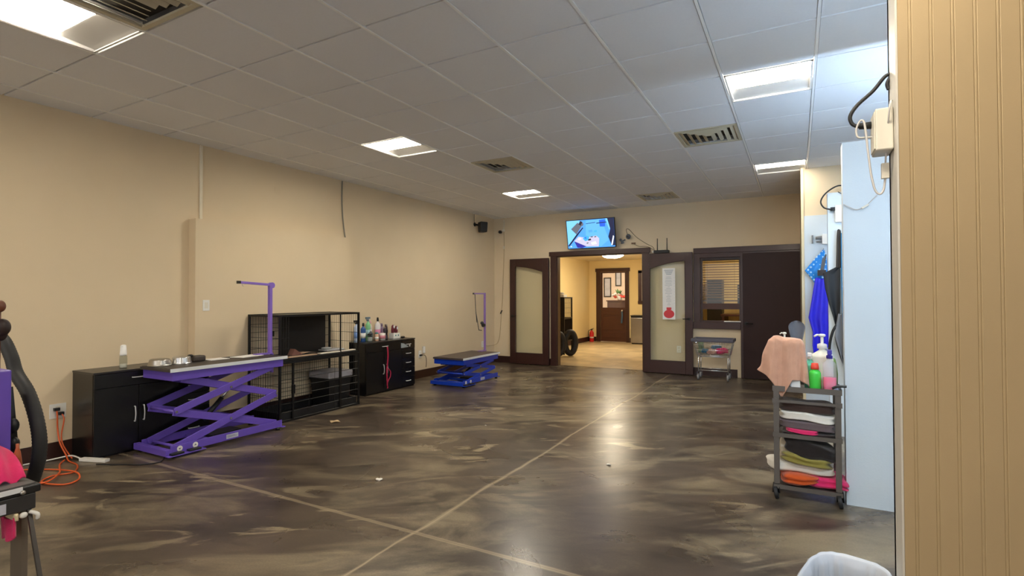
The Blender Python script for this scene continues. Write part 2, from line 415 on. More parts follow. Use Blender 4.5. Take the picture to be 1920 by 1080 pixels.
# ------------------------------------------------------------------ walls
struct('wall_left', MB().box(LX - 0.12, LX, FY, BY, 0, CEIL + 0.1), WALL, org=(0, 0, 0))
fwm = MB()
for x0, x1, z0, z1 in ((LX - 0.12, -5.3, 0, CEIL + 0.1), (-5.3, 1.9, 0, 0.35), (-5.3, 1.9, 2.8, CEIL + 0.1), (1.9, RX + 0.12, 0, CEIL + 0.1)): fwm.box(x0, x1, FY - 0.12, FY, z0, z1)  # unseen wall; its wide opening is added to let fill light in
struct('wall_front', fwm, WALL, org=(0, 0, 0))
wf = MB()
for k in range(5): wf.box(-5.3 + k * 1.785, -5.3 + k * 1.785 + 0.06, FY - 0.09, FY - 0.03, 0.35, 2.8)
struct('added_window', wf.box(-5.3, 1.9, FY - 0.088, FY - 0.032, 0.351, 0.40).box(-5.3, 1.9, FY - 0.088, FY - 0.032, 2.75, 2.799), ALU, org=(0, 0, 0))  # unseen window frame, added with the opening that brightens the room
struct('wall_right', MB().box(RX, RX + 0.12, FY, BY, 0, CEIL + 0.1), WALL, org=(0, 0, 0))
# shallow boxed-out panel low on the left wall
struct('wall_left_box', MB().box(LX + 0.001, -5.53, 3.243, 5.392, 0, 2.21), WALL, org=(0, 0, 0))
# back wall with the double doorway and the office window cut through
bw = MB()
for x0, x1, z0, z1 in ((LX - 0.12, -4.21, 0, CEIL + 0.1), (-4.21, -2.487, 2.18, CEIL + 0.1), (-2.487, -1.49, 0, CEIL + 0.1), (-1.49, -0.83, 0, 0.93), (-1.49, -0.83, 2.045, CEIL + 0.1), (-0.83, RX + 0.1, 0, CEIL + 0.1)):
    bw.box(x0, x1, BY, BY + 0.135, z0, z1)
struct('wall_back', bw, WALL, org=(0, 0, 0))
# tall wall end on the right that closes the stalls
struct('wall_stall_end', MB().box(0.052, RX, 7.77, BY, 0, CEIL + 0.02), WALL, org=(0, 0, 0))
struct('wall_stall_end_panel', MB().box(0.085, RX, 7.76, 7.7695, 0.0, 2.41), FRP, org=(0, 0, 0))
struct('trim_2', MB().box(0.046, 0.082, 7.755, 7.7695, 0, CEIL).box(0.046, 0.0515, 7.755, 7.84, 0, CEIL), mat('cream_corner_trim', (232, 216, 176), 0.5, var=0.02), org=(0, 0, 0))
# white stall partitions
for nm, y0, y1 in (('wall_stall_near', 4.12, 4.24), ('wall_stall_middle', 6.08, 6.20)):
    struct(nm, MB().box(0.272, RX, y0, y1, 0, 2.40), FRP, org=(0, 0, 0))
# beadboard partition in the right foreground
XA, YA = 0.27, 1.913
bd = MB(); sp = 0.0493; prof = [(XA, YA + 0.12), (XA, YA)]; x = XA + 0.03
while x < RX - 0.1:
    for o in (-0.0035, 0.0035):
        prof += [(x + o - 0.0018, YA), (x + o, YA + 0.0013), (x + o + 0.0018, YA)]
    x += sp
prof += [(RX, YA), (RX, YA + 0.12)]
bd.prism(prof, 'xy', 0, 2.43)
struct('wall_beadboard', bd, BEAD, org=(0, 0, 0))
struct('trim_3', MB().box(XA - 0.006, XA - 0.0005, YA + 0.004, YA + 0.147, 0, 2.44).box(XA - 0.006, RX, YA + 0.1205, YA + 0.147, 0, 2.44), mat('partition_edge_white', (206, 202, 192), 0.45, var=0.03), org=(0, 0, 0))

# baseboards
bb = mat('espresso_baseboard', (50, 25, 20), 0.4, var=0.1)
struct('baseboard_left', MB().box(LX, LX + 0.014, FY, 3.242, 0, 0.135).box(-5.53, -5.516, 3.243, 5.392, 0, 0.135).box(LX, LX + 0.014, 5.393, BY, 0, 0.135), bb, org=(0, 0, 0))
struct('baseboard_back', MB().box(LX + 0.015, -4.34, BY - 0.014, BY, 0, 0.135).box(-2.375, -0.90, BY - 0.014, BY, 0, 0.135), bb, org=(0, 0, 0))

# doorway casing and window/door casing
struct('trim_4', MB().box(-4.33, -4.205, 9.578, BY, 0, 2.18).box(-2.492, -2.37, 9.578, BY, 0, 2.18).box(-4.36, -2.345, 9.572, BY, 2.175, 2.265)
       .box(-4.2095, -4.19, BY, BY + 0.135, 0, 2.18).box(-2.507, -2.4875, BY, BY + 0.135, 0, 2.18).box(-4.19, -2.507, BY, BY + 0.135, 2.16, 2.179), WOOD, org=(0, 0, 0), bevel=0.004)
struct('trim_5', MB().box(-1.592, 0.045, 9.572, BY, 2.12, 2.212).box(-1.592, -1.487, 9.578, BY, 0.815, 2.12).box(-1.487, -0.83, 9.578, BY, 2.04, 2.12)
       .box(-0.84, -0.80, 9.578, BY, 0, 2.12).box(-0.80, 0.045, 9.585, BY, 2.09, 2.12).box(-1.60, -0.84, 9.555, BY, 0.815, 0.93), WOOD, org=(0, 0, 0), bevel=0.003)

# arched-glass leaves folded back flat against the wall
def leaf(nm, x0, x1, hinge_left, label):
    y0, y1 = 9.505, 9.550; z0, z1 = 0.012, 2.145
    d = thing(nm, label, 'door', ((x0 + x1) / 2, (y0 + y1) / 2, 0)); d['kind'] = 'structure'
    sl = 0.125; gz0 = 0.235; a, b_ = x0 + sl, x1 - sl
    za, zb = (1.875, 1.995) if hinge_left else (1.995, 1.875)
    m = MB().box(x0, a, y0, y1, z0, z1).box(b_, x1, y0, y1, z0, z1).box(a, b_, y0, y1, z0, gz0)
    n = 14; arc = []
    for k in range(n + 1):
        u = k / n; w = u if hinge_left else 1 - u
        arc.append((a + (b_ - a) * u, 1.875 + 0.12 * math.sin(w * PI / 2)))
    m.prism(arc + [(b_, z1), (a, z1)], 'xz', y0, y1)
    m.build('frame', WOOD, d, bevel=0.003)
    bead = MB().tube([(p[0], y0 - 0.001, p[1]) for p in arc] + [(b_, y0 - 0.001, gz0), (a, y0 - 0.001, gz0)], 0.006, 6, closed=True)
    bead.build('glazing_bead', WOOD, d)
    MB().box(a - 0.01, b_ + 0.01, (y0 + y1) / 2 - 0.003, (y0 + y1) / 2 + 0.003, gz0 - 0.01, 2.01).build('glass_pane', GLASS, d)
    hx = x1 - 0.06 if hinge_left else x0 + 0.06; s = -1 if hinge_left else 1
    MB().cyl((hx, y0, 0.98), (hx, y0 - 0.012, 0.98), 0.026).cyl((hx, y0 - 0.01, 0.98), (hx, y0 - 0.045, 0.98), 0.009).tube([(hx, y0 - 0.045, 0.98), (hx + s * 0.05, y0 - 0.048, 0.98), (hx + s * 0.10, y0 - 0.045, 0.978)], 0.008).build('lever_handle', BLACKM, d)
    return d
leaf('door_1', -5.215, -4.345, False, 'dark wooden door with arched glass, folded open left of the doorway')
leaf('door_2', -2.462, -1.600, True, 'dark wooden door with arched glass and a paper chart, folded open right of the doorway')

# plain dark slab door at the right end of the back wall
d3 = thing('door_3', 'plain dark brown slab door beside the window with blinds', 'door', (-0.38, 9.56, 0)); d3['kind'] = 'structure'
MB().box(-0.80, 0.043, 9.548, 9.592, 0.008, 2.088).build('slab', SLAB, d3, bevel=0.002)
MB().cyl((-0.755, 9.548, 0.92), (-0.755, 9.535, 0.92), 0.028).cyl((-0.755, 9.54, 0.92), (-0.755, 9.50, 0.92), 0.01).tube([(-0.755, 9.50, 0.92), (-0.70, 9.497, 0.92), (-0.645, 9.50, 0.918)], 0.009).build('lever_handle', BLACKM, d3)

# office window: sash, sill, panes
w1 = thing('window_1', 'interior window with half-lowered wooden blinds', 'window', (-1.16, BY + 0.05, 0.93)); w1['kind'] = 'structure'
MB().box(-1.489, -1.455, BY + 0.03, BY + 0.07, 0.931, 2.044).box(-0.865, -0.831, BY + 0.03, BY + 0.07, 0.931, 2.044).box(-1.455, -0.865, BY + 0.03, BY + 0.07, 2.01, 2.044).box(-1.455, -0.865, BY + 0.03, BY + 0.07, 0.931, 0.955).build('window_frame', WOOD, w1)
MB().box(-1.455, -0.865, BY + 0.028, BY + 0.072, 1.15, 1.25).build('meeting_rail', WOOD2, w1)
MB().box(-1.455, -0.865, BY + 0.047, BY + 0.053, 1.25, 2.01).build('glass_pane', GLASS, w1)
MB().box(-1.488, -0.832, BY + 0.0, BY + 0.134, 0.9305, 0.938).build('sill', WOOD, w1)
bl = thing('window_blind', 'brown wooden slatted blind lowered over the upper half of the interior window', 'blind', (-1.16, BY + 0.095, 1.30))
MB().box(-1.47, -0.85, BY + 0.075, BY + 0.115, 1.99, 2.035).build('head_rail', WOOD2, bl)
SLAT = mat('blind_slat', (128, 90, 48), 0.45, var=0.1)
for k in range(15):
    z = 1.965 - k * 0.0435; c = MB(); t = math.radians(18); dy, dz = 0.021 * math.cos(t), 0.021 * math.sin(t)
    c.bar((-1.465, BY + 0.095, z), (-0.855, BY + 0.095, z), 0.044, 0.003, up=(0, -math.sin(t), math.cos(t)))
    c.build('slat', SLAT, bl)
MB().box(-1.467, -0.853, BY + 0.078, BY + 0.112, 1.285, 1.305).build('bottom_rail', WOOD2, bl)
for x in (-1.38, -0.94): MB().tube([(x, BY + 0.0735, 1.29), (x, BY + 0.0735, 2.0)], 0.0018, 5).build('ladder_cord', mat('cord_tan', (150, 120, 80), 0.8), bl)
tag(MB().box(-1.10, -0.84, 9.56, 9.67, 0.9385, 0.952).build('paper_stack', PAPER), 'thin stack of white paper lying on the interior window ledge', 'paper')

# ------------------------------------------------------------------ rooms beyond
tf = MB().box(-6.2, RX, 9.751, 19.3, -0.1, 0)
def tile_floor():
    m = bpy.data.materials.new('beige_floor_tile'); m.use_nodes = True; nt = m.node_tree; N = nt.nodes; Lk = nt.links; b = N['Principled BSDF']
    tc = N.new('ShaderNodeTexCoord'); br = N.new('ShaderNodeTexBrick'); br.offset = 0
    br.inputs['Color1'].default_value = lin((206, 186, 148)); br.inputs['Color2'].default_value = lin((196, 176, 138)); br.inputs['Mortar'].default_value = lin((172, 152, 116))
    br.inputs['Scale'].default_value = 1; br.inputs['Brick Width'].default_value = 0.46; br.inputs['Row Height'].default_value = 0.46; br.inputs['Mortar Size'].default_value = 0.005
    Lk.new(tc.outputs['Object'], br.inputs['Vector'])
    nz = N.new('ShaderNodeTexNoise'); nz.inputs['Scale'].default_value = 2.2; nz.inputs['Detail'].default_value = 6; Lk.new(tc.outputs['Object'], nz.inputs['Vector'])
    r = N.new('ShaderNodeValToRGB'); r.color_ramp.elements[0].color = (0.72, 0.7, 0.66, 1); r.color_ramp.elements[0].position = 0.35; r.color_ramp.elements[1].color = (1.08, 1.06, 1.03, 1); r.color_ramp.elements[1].position = 0.62
    Lk.new(nz.outputs['Fac'], r.inputs[0])
    x = N.new('ShaderNodeMix'); x.data_type = 'RGBA'; x.blend_type = 'MULTIPLY'; x.inputs[0].default_value = 1
    Lk.new(br.outputs[0], x.inputs[6]); Lk.new(r.outputs[0], x.inputs[7]); Lk.new(x.outputs[2], b.inputs['Base Color']); b.inputs['Roughness'].default_value = 0.3
    return m
struct('floor_lobby', tf, tile_floor(), org=(0, 0, 0))
struct('trim_6', MB().box(-4.19, -2.507, 9.7405, 9.7505, -0.05, 0.003), mat('threshold_brown', (120, 98, 70), 0.5), org=(0, 0, 0))
LB = 15.4
lw = MB()
for x0, x1, z0, z1 in ((-5.77, -5.30, 0, 2.5), (-5.30, -4.48, 2.12, 2.5), (-4.48, -4.02, 0, 2.5), (-4.02, -3.4, 0, 1.17), (-4.02, -3.4, 2.12, 2.5), (-3.4, -1.9, 0, 2.5)):
    lw.box(x0, x1, LB, LB + 0.12, z0, z1)
struct('wall_lobby_back', lw, WALL2, org=(0, 0, 0))
struct('wall_lobby_left', MB().box(-5.77, LX, 9.75, LB, 0, 2.5), WALL2, org=(0, 0, 0))
struct('wall_lobby_right', MB().box(-2.0, -1.9, 9.75, LB, 0, 2.5), WALL2, org=(0, 0, 0))
struct('ceiling_lobby', MB().box(-5.77, RX, 9.75, LB + 0.12, 2.46, 2.56), mat('lobby_ceiling', (226, 214, 190), 0.85, var=0.02), org=(0, 0, 0))
struct('baseboard_lobby', MB().box(LX, LX + 0.014, 9.755, LB - 0.015, 0, 0.14).box(LX + 0.015, -5.43, LB - 0.014, LB, 0, 0.14).box(-4.39, -2.0, LB - 0.014, LB, 0, 0.14), bb, org=(0, 0, 0))
struct('trim_7', MB().box(-5.415, -5.29, LB - 0.03, LB, 0, 2.13).box(-4.49, -4.395, LB - 0.03, LB, 0, 2.13).box(-5.44, -4.37, LB - 0.036, LB, 2.12, 2.225)
       .box(-4.12, -4.02, LB - 0.03, LB, 1.17, 2.12).box(-4.12, -3.4, LB - 0.03, LB, 2.06, 2.14).box(-4.13, -3.4, LB - 0.04, LB, 1.15, 1.24), WOOD, org=(0, 0, 0))
struct('window_2', MB().box(-4.02, -3.4, LB + 0.05, LB + 0.056, 1.24, 2.06), GLASS, org=(0, 0, 0))
d4 = thing('door_4', 'dark half-glass door at the back of the next room', 'door', (-4.89, LB + 0.04, 0)); d4['kind'] = 'structure'
MB().box(-5.288, -5.235, LB + 0.01, LB + 0.055, 0.01, 2.115).box(-4.53, -4.482, LB + 0.01, LB + 0.055, 0.01, 2.115).box(-5.235, -4.53, LB + 0.01, LB + 0.055, 2.08, 2.115).box(-5.235, -4.53, LB + 0.015, LB + 0.05, 0.01, 1.035).build('door_frame', WOOD2, d4)
MB().box(-5.20, -4.56, LB + 0.006, LB + 0.0149, 0.12, 0.30).box(-5.20, -4.56, LB + 0.006, LB + 0.0149, 0.36, 0.76).box(-5.20, -4.70, LB + 0.006, LB + 0.0149, 0.82, 0.96).build('door_panel', WOOD2, d4, bevel=0.004)
MB().box(-5.234, -4.531, LB + 0.03, LB + 0.036, 1.036, 2.079).build('glass_pane', GLASS, d4)
MB().cyl((-4.60, LB + 0.015, 0.94), (-4.60, LB - 0.05, 0.94), 0.022).ball((-4.60, LB - 0.06, 0.94), 0.032).build('door_knob', STEEL, d4)
ln = MB().sheet(lambda u, v: (-4.605 + (u - 0.5) * 0.05 + 0.008 * math.sin(v * 5), LB - 0.075 - 0.01 * math.sin(u * PI), 0.93 - v * 0.36), 6, 16, 0.01)
tag(ln.build('hanging_towel', fabric('slate', (66, 92, 116))), 'slate blue strap hanging from the knob of the half-glass door', 'strap')

# parlour seen through the half-glass door
struct('wall_parlour', MB().box(-6.6, -3.0, 18.3, 18.4, 0, 2.8), PALE, org=(0, 0, 0))
struct('wall_parlour_left', MB().box(-6.7, -6.6, LB + 0.13, 18.3, 0, 2.8), PALE, org=(0, 0, 0))
struct('ceiling_parlour', MB().box(-6.7, RX, LB + 0.121, 18.4, 2.8, 2.9), PALE, org=(0, 0, 0))
def picture(nm, x0, x1, z0, z1, label):
    p = thing(nm, label, 'picture', ((x0 + x1) / 2, 18.28, z0))
    t = 0.035; y0, y1 = 18.27, 18.298
    MB().box(x0, x0 + t, y0, y1, z0, z1).box(x1 - t, x1, y0, y1, z0, z1).box(x0 + t, x1 - t, y0, y1, z0, z0 + t).box(x0 + t, x1 - t, y0, y1, z1 - t, z1).build('picture_frame', PLASTICB, p)
    MB().box(x0 + t, x1 - t, y0 + 0.015, y1, z0 + t, z1 - t).build('print', mat('print_grey_wash', (190, 190, 196), 0.6, var=0.3, scale=5), p)
    return p
picture('framed_picture', -6.15, -5.88, 1.35, 2.05, 'tall narrow framed picture on the pale wall, lower left through the door glass')
picture('framed_picture', -5.72, -5.50, 1.74, 2.40, 'tall narrow framed picture on the pale wall, higher one through the door glass')
dr = thing('dresser', 'dark brown dresser behind the half-glass door, flowers on top', 'dresser', (-5.3, 17.6, 0))
MB().box(-5.72, -4.8, 17.35, 17.8, 0.06, 1.20).build('body', WOOD2, dr, bevel=0.006)
MB().box(-5.75, -4.77, 17.32, 17.83, 1.20, 1.24).build('top', WOOD2, dr, bevel=0.006)
for k in range(4): MB().box(-5.68, -4.84, 17.335, 17.349, 0.09 + k * 0.275, 0.345 + k * 0.275).build('drawer', WOOD2, dr, bevel=0.004)
MB().box(-5.70, -4.82, 17.37, 17.78, 0, 0.06).build('plinth', WOOD, dr)
fl = thing('flower_arrangement', 'arrangement of red and white flowers with green leaves on the dresser', 'flowers', (-5.35, 17.58, 1.24))
MB().lathe([(0.06, 0), (0.08, 0.03), (0.07, 0.1), (0.085, 0.14)], (-5.35, 17.58, 1.24)).build('vase', WHITE, fl)
rr = random.Random(8)
for k in range(16):
    x = -5.35 + rr.uniform(-0.28, 0.36); z = 1.34 + rr.uniform(0, 0.12); y = 17.58 + rr.uniform(-0.1, 0.1)
    MB().tube([(-5.35, 17.58, 1.33), (x, y, z)], 0.004, 5).ball((x, y, z), 0.045, 0.045, 0.035, 6, nz=0.03, nsc=30, seed=k, m=1).build('blossom', [mat('stem_green', (62, 96, 48), 0.6), mat(('petal_white', 'petal_red')[k % 2], ((232, 224, 218), (204, 62, 52))[k % 2], 0.7)], fl)
for k in range(9):
    a = k * 0.7; q = Vector((-5.38, 17.58, 1.38)); t = q + Vector((0.16 * math.cos(a), 0.08 * math.sin(a), 0.10 + 0.16 * rr.random()))
    s = MB().sheet(lambda u, v: q.lerp(t, v) + Vector((0, 0, 0.04)) * math.sin(v * PI) + Vector((-math.sin(a), math.cos(a), 0)) * (u - 0.5) * 0.07 * math.sin(0.15 + v * 2.9), 3, 7, 0.003)
    s.build('leaf', mat('leaf_green', (66, 112, 60), 0.5), fl)
# warm dome lamp in the lobby
dl = thing('dome_light', 'round glowing ceiling lamp seen through the doorway', 'ceiling light', (-4.1, 12.9, 2.46))
MB().lathe([(0.30, 0), (0.30, -0.03), (0.28, -0.035)], (-4.1, 12.9, 2.459)).build('lamp_base', STEEL, dl)
MB().lathe([(0.27, -0.02), (0.26, -0.05), (0.20, -0.085), (0.10, -0.105), (0.0, -0.11)], (-4.1, 12.9, 2.45)).build('glass_shade', emit('dome_glow', (255, 238, 206), LOBBY_L), dl)
# office behind the blind
struct('wall_office_back', MB().box(-1.9, RX, 12.4, 12.5, 0, 2.46), WALL2, org=(0, 0, 0))
struct('wall_office_right', MB().box(RX, RX + 0.1, 9.75, 12.5, 0, 2.46), WALL2, org=(0, 0, 0))
ol = thing('office_ceiling_light', 'square ceiling lamp in the room behind the window blind', 'ceiling light', (-0.6, 11.2, 2.46))
MB().box(-0.9, -0.3, 10.9, 11.5, 2.44, 2.459).build('housing', FRAME_W, ol)
MB().box(-0.87, -0.33, 10.93, 11.47, 2.432, 2.4399).build('lens', emit('office_glow', (255, 226, 165), OFFICE_L), ol)
pl = thing('parlour_light', 'square ceiling lamp in the pale room beyond the half-glass door', 'ceiling light', (-5.2, 16.8, 2.8))
MB().box(-5.5, -4.9, 16.5, 17.1, 2.775, 2.799).build('housing', FRAME_W, pl)
MB().box(-5.47, -4.93, 16.53, 17.07, 2.765, 2.7749).build('lens', emit('parlour_glow', (255, 232, 205), PARLOUR_L), pl)
of = thing('office_cabinet', 'tall dark cabinet behind the window blind', 'cabinet', (-1.15, 12.2, 0))
MB().box(-1.72, -1.42, 12.0, 12.39, 0, 1.72).build('body', PLASTICB, of); MB().box(-1.71, -1.43, 11.98, 11.999, 0.05, 1.7).build('door', BLACK, of)
ofb = thing('office_screen', 'dark monitor shape seen between the blind slats', 'monitor', (-0.95, 11.9, 1.0))
MB().box(-1.10, -0.82, 11.88, 11.93, 1.12, 1.62).build('screen', BLACK, ofb); MB().box(-1.0, -0.92, 11.9, 11.96, 1.0, 1.2).build('stand', PLASTICB, ofb)
dk = thing('office_desk', 'desk behind the interior window, below the blind', 'desk', (-0.9, 11.9, 0))
MB().box(-1.40, 0.4, 11.6, 12.38, 0.96, 1.0).build('top', WOOD2, dk); MB().box(-1.38, -1.33, 11.62, 12.37, 0, 0.96).build('side_panel', WOOD2, dk); MB().box(0.33, 0.38, 11.62, 12.37, 0, 0.96).build('side_panel', WOOD2, dk)

# ------------------------------------------------------------------ black cabinets
def bow(p, q, out, r=0.005):
    p = Vector(p); q = Vector(q); out = Vector(out)
    return [p, p + out * 0.7, p.lerp(q, 0.25) + out, p.lerp(q, 0.5) + out * 1.15, p.lerp(q, 0.75) + out, q + out * 0.7, q]
CF = -5.262
def cab_front_handle(parent, y, z, L, vertical):
    if vertical: h = MB().tube(spline(bow((CF, y, z - L / 2), (CF, y, z + L / 2), (0.022, 0, 0)), 4), 0.0055, 8)
    else: h = MB().tube(spline(bow((CF, y - L / 2, z), (CF, y + L / 2, z), (0.020, 0, 0)), 4), 0.0055, 8)
    h.build('handle', mat('handle_silver', (214, 214, 214), 0.35, metal=0.35), parent)['label'] = 'shiny curved handle'
def cabinet(nm, y0, y1, ztop, label, drawers):
    c = thing(nm, label, 'cabinet', (-5.45, (y0 + y1) / 2, 0))
    xb = LX + 0.016; xf = CF - 0.018; t = 0.018
    MB().box(xb, xf, y0, y0 + t, 0, ztop - t).box(xb, xf, y1 - t, y1, 0, ztop - t).box(xb, xb + 0.008, y0 + t, y1 - t, 0.05, ztop - t).box(xb + 0.01, xf, y0 + t, y1 - t, 0.06, 0.078).box(xb + 0.02, xf - 0.02, y0 + t, y1 - t, 0, 0.06).build('carcass', BLACK, c)
    MB().box(xb, CF + 0.004, y0 - 0.004, y1 + 0.004, ztop - t, ztop).build('top', mat('black_laminate_top', (40, 37, 35), 0.3, var=0.1), c, bevel=0.002)
    yd = y1 - 0.004 - (0.30 if drawers else 0.0); ym = (y0 + yd) / 2; zt = ztop - t - 0.003
    zd = zt - 0.125
    d = MB().box(xf + 0.001, CF, y0 + 0.003, yd - 0.003, zd + 0.004, zt).build('drawer', BLACK, c, bevel=0.0015)
    cab_front_handle(d, ym, (zd + zt) / 2 + 0.01, 0.11, False)
    for k, (a, b_) in enumerate(((y0 + 0.003, ym - 0.002), (ym + 0.002, yd - 0.003))):
        dd = MB().box(xf + 0.001, CF, a, b_, 0.02, zd).build('door', BLACK, c, bevel=0.0015)
        cab_front_handle(dd, (b_ - 0.035) if k == 0 else (a + 0.035), 0.335, 0.13, True)
    if drawers:
        n = 5; h = (zt - 0.02) / n
        for k in range(n):
            dd = MB().box(xf + 0.001, CF, yd + 0.002, y1 - 0.002, 0.02 + k * h + 0.002, 0.02 + (k + 1) * h - 0.002).build('drawer', BLACK, c, bevel=0.0015)
            cab_front_handle(dd, (yd + y1) / 2 - 0.01, 0.02 + (k + 0.56) * h, 0.10, False)
    return c
cabinet('black_cabinet', 2.235, 3.24, 0.738, 'low black cabinet with a bottle on top, behind the purple lift table', True)
cabinet('black_cabinet', 5.445, 6.50, 0.738, 'low black cabinet with side drawers, bottles crowding its top', True)

# ------------------------------------------------------------------ wire dog crates
CX0, CX1, CY0, CY1 = -5.512, -4.965, 3.832, 5.022
def wires(m, o, ua, ub, na, nb, r=0.0021):
    o = Vector(o); ua = Vector(ua); ub = Vector(ub)
    for i in range(na + 1): m.tube([o + ua * (i / na), o + ua * (i / na) + ub], r, 4)
    for j in range(nb + 1): m.tube([o + ub * (j / nb), o + ub * (j / nb) + ua], r * 1.15, 4)
def crate(label, z0, z1, upper):
    c = thing('wire_crate', label, 'dog crate', ((CX0 + CX1) / 2, (CY0 + CY1) / 2, z0), 'stacked black wire crates')
    f = MB(); t = 0.022; x0, x1, y0, y1 = CX0, CX1, CY0, CY1
    for x in (x0, x1 - t):
        for y in (y0, y1 - t): f.box(x, x + t, y, y + t, z0, z1)
    for z in (z0, z1 - t):
        for x in (x0, x1 - t): f.box(x + 0.001, x + t - 0.001, y0 + t, y1 - t, z, z + t)
        for y in (y0, y1 - t): f.box(x0 + t, x1 - t, y + 0.001, y + t - 0.001, z, z + t)
    f.build('frame', BLACKM, c)
    H = z1 - z0 - 2 * t
    m = MB(); wires(m, (x0 + t / 2, y0 + t, z0 + t), (0, y1 - y0 - 2 * t, 0), (0, 0, H), 34, 5 if upper else 6); m.build('back_panel', BLACKM, c)
    for y in (y0 + t / 2, y1 - t / 2):
        m = MB(); wires(m, (x0 + t, y, z0 + t), (x1 - x0 - 2 * t, 0, 0), (0, 0, H), 13, 4 if upper else 5); m.build('side_panel', BLACKM, c)
    m = MB().box(x0 + 0.03, x1 - 0.03, y0 + 0.03, y1 - 0.03, z0 + 0.004, z0 + 0.012)
    for a, b_, cc, d in ((x0 + 0.03, x0 + 0.036, y0 + 0.03, y1 - 0.03), (x1 - 0.036, x1 - 0.03, y0 + 0.03, y1 - 0.03), (x0 + 0.036, x1 - 0.036, y0 + 0.03, y0 + 0.036), (x0 + 0.036, x1 - 0.036, y1 - 0.036, y1 - 0.03)): m.box(a, b_, cc, d, z0 + 0.012, z0 + (0.03 if upper else 0.10))
    m.build('tray', PLASTICB, c)
    if upper:
        MB().box(x0 + 0.024, x0 + 0.032, y0 + 0.42, y1 - 0.10, z0 + 0.02, z1 - 0.03).build('solid_back_board', mat('black_board', (26, 22, 21), 0.5, var=0.1), c)['label'] = 'solid black board hung inside the crate'
        MB().box(x0 + t, x1 - t, y0 + t, y1 - t, z1 - 0.012, z1 - 0.008).build('roof_sheet', BLACKM, c)
        m = MB(); wires(m, (x1 - t / 2, y0 + t, z0 + t), (0, 0.10, 0), (0, 0, H), 3, 4); m.build('front_panel', BLACKM, c)
        m = MB(); m.box(x1 - 0.04, x1 - 0.028, y1 - 0.30, y1 - 0.285, z0 + t, z1 - t).build('door_post', BLACKM, c)
        MB().box(x0 + 0.40, x0 + 0.43, y0 + 0.004, y0 + 0.018, z0 + 0.28, z0 + 0.34).build('latch', BLACKM, c)
    else:
        m = MB(); wires(m, (x1 - t / 2, y0 + t, z0 + t), (0, y1 - y0 - 2 * t, 0), (0, 0, H), 3, 7, 0.0026)
        m.build('front_panel', BLACKM, c)
        MB().box(x1 - t, x1 - 0.004, y0 + 0.17, y0 + 0.19, z0 + t, z1 - t).box(x1 - t, x1 - 0.004, y1 - 0.33, y1 - 0.30, z0 + t, z1 - t).build('door_post', BLACKM, c)
        MB().box(x1 - 0.02, x1 + 0.006, y0 + 0.165, y0 + 0.20, z0 + 0.30, z0 + 0.40).build('latch', BLACKM, c)
    return c
SH = 0.665
crate('lower black wire crate standing on the floor, storage bin inside', 0.0, SH, False)
crate('upper black wire crate with open front, stacked on the lower one', SH + 0.002, 1.184, True)
# storage bin inside the lower crate
b = thing('storage_bin', 'black storage bin with a pale lid inside the lower wire crate', 'bin', (-5.28, 4.80, 0.013))
m = MB(); A = [(-5.45, 4.66), (-5.12, 4.66), (-5.12, 5.02), (-5.45, 5.02)]
m.add([(x * 1 + (0.02 if x < -5.3 else -0.02), y + (0.02 if y < 4.8 else -0.02), 0.014) for x, y in A] + [(x, y, 0.36) for x, y in A], [(3, 2, 1, 0), (0, 1, 5, 4), (1, 2, 6, 5), (2, 3, 7, 6), (3, 0, 4, 7)])
m.build('tub', PLASTICB, b); MB().box(-5.47, -5.10, 4.64, 5.04, 0.36, 0.44).build('lid', mat('lid_grey', (168, 166, 172), 0.45, var=0.12, scale=20), b, bevel=0.015)
MB().box(-5.465, -5.105, 4.645, 5.035, 0.34, 0.3595).build('lid_rim', PLASTICB, b)
# things lying on the crate deck
ZD = SH + 0.033
tag(MB().box(-5.055, -4.995, 3.88, 4.37, SH + 0.033, SH + 0.045).build('card_strip', KRAFT, bevel=0.002), 'long tan card strip along the crate deck edge, left half', 'card')
tag(MB().box(-5.055, -4.995, 4.42, 4.98, SH + 0.033, SH + 0.047).build('card_strip', mat('pale_card', (206, 196, 180), 0.8), bevel=0.002), 'long pale card strip along the crate deck edge, right half', 'card')
tag(MB().prism([(4.16, ZD), (4.32, ZD), (4.20, ZD + 0.075)], 'yz', -5.26, -5.18).build('folded_card', mat('brown_leather', (122, 82, 72), 0.7)), 'small brown folded triangle standing on the crate deck', 'folder')
tag(MB().sheet(lambda u, v: (-5.30 + 0.14 * u, 4.30 + 0.2 * v, ZD + 0.012 + 0.008 * math.sin(v * 4)), 4, 8, 0.003, axis=(0, 0, 1)).build('paper_sheet', KRAFT), 'curled tan paper on the crate deck beside the brown triangle', 'paper')
c = MB(); c.box(-5.38, -5.22, 4.72, 5.0, ZD, ZD + 0.014); c.ball((-5.30, 4.78, ZD + 0.028), 0.05, 0.07, 0.016, 8, nz=0.01)
tag(c.build('folded_cloth', towel('paleGrey', (206, 206, 204))), 'pale folded cloth at the right end of the crate deck', 'cloth')

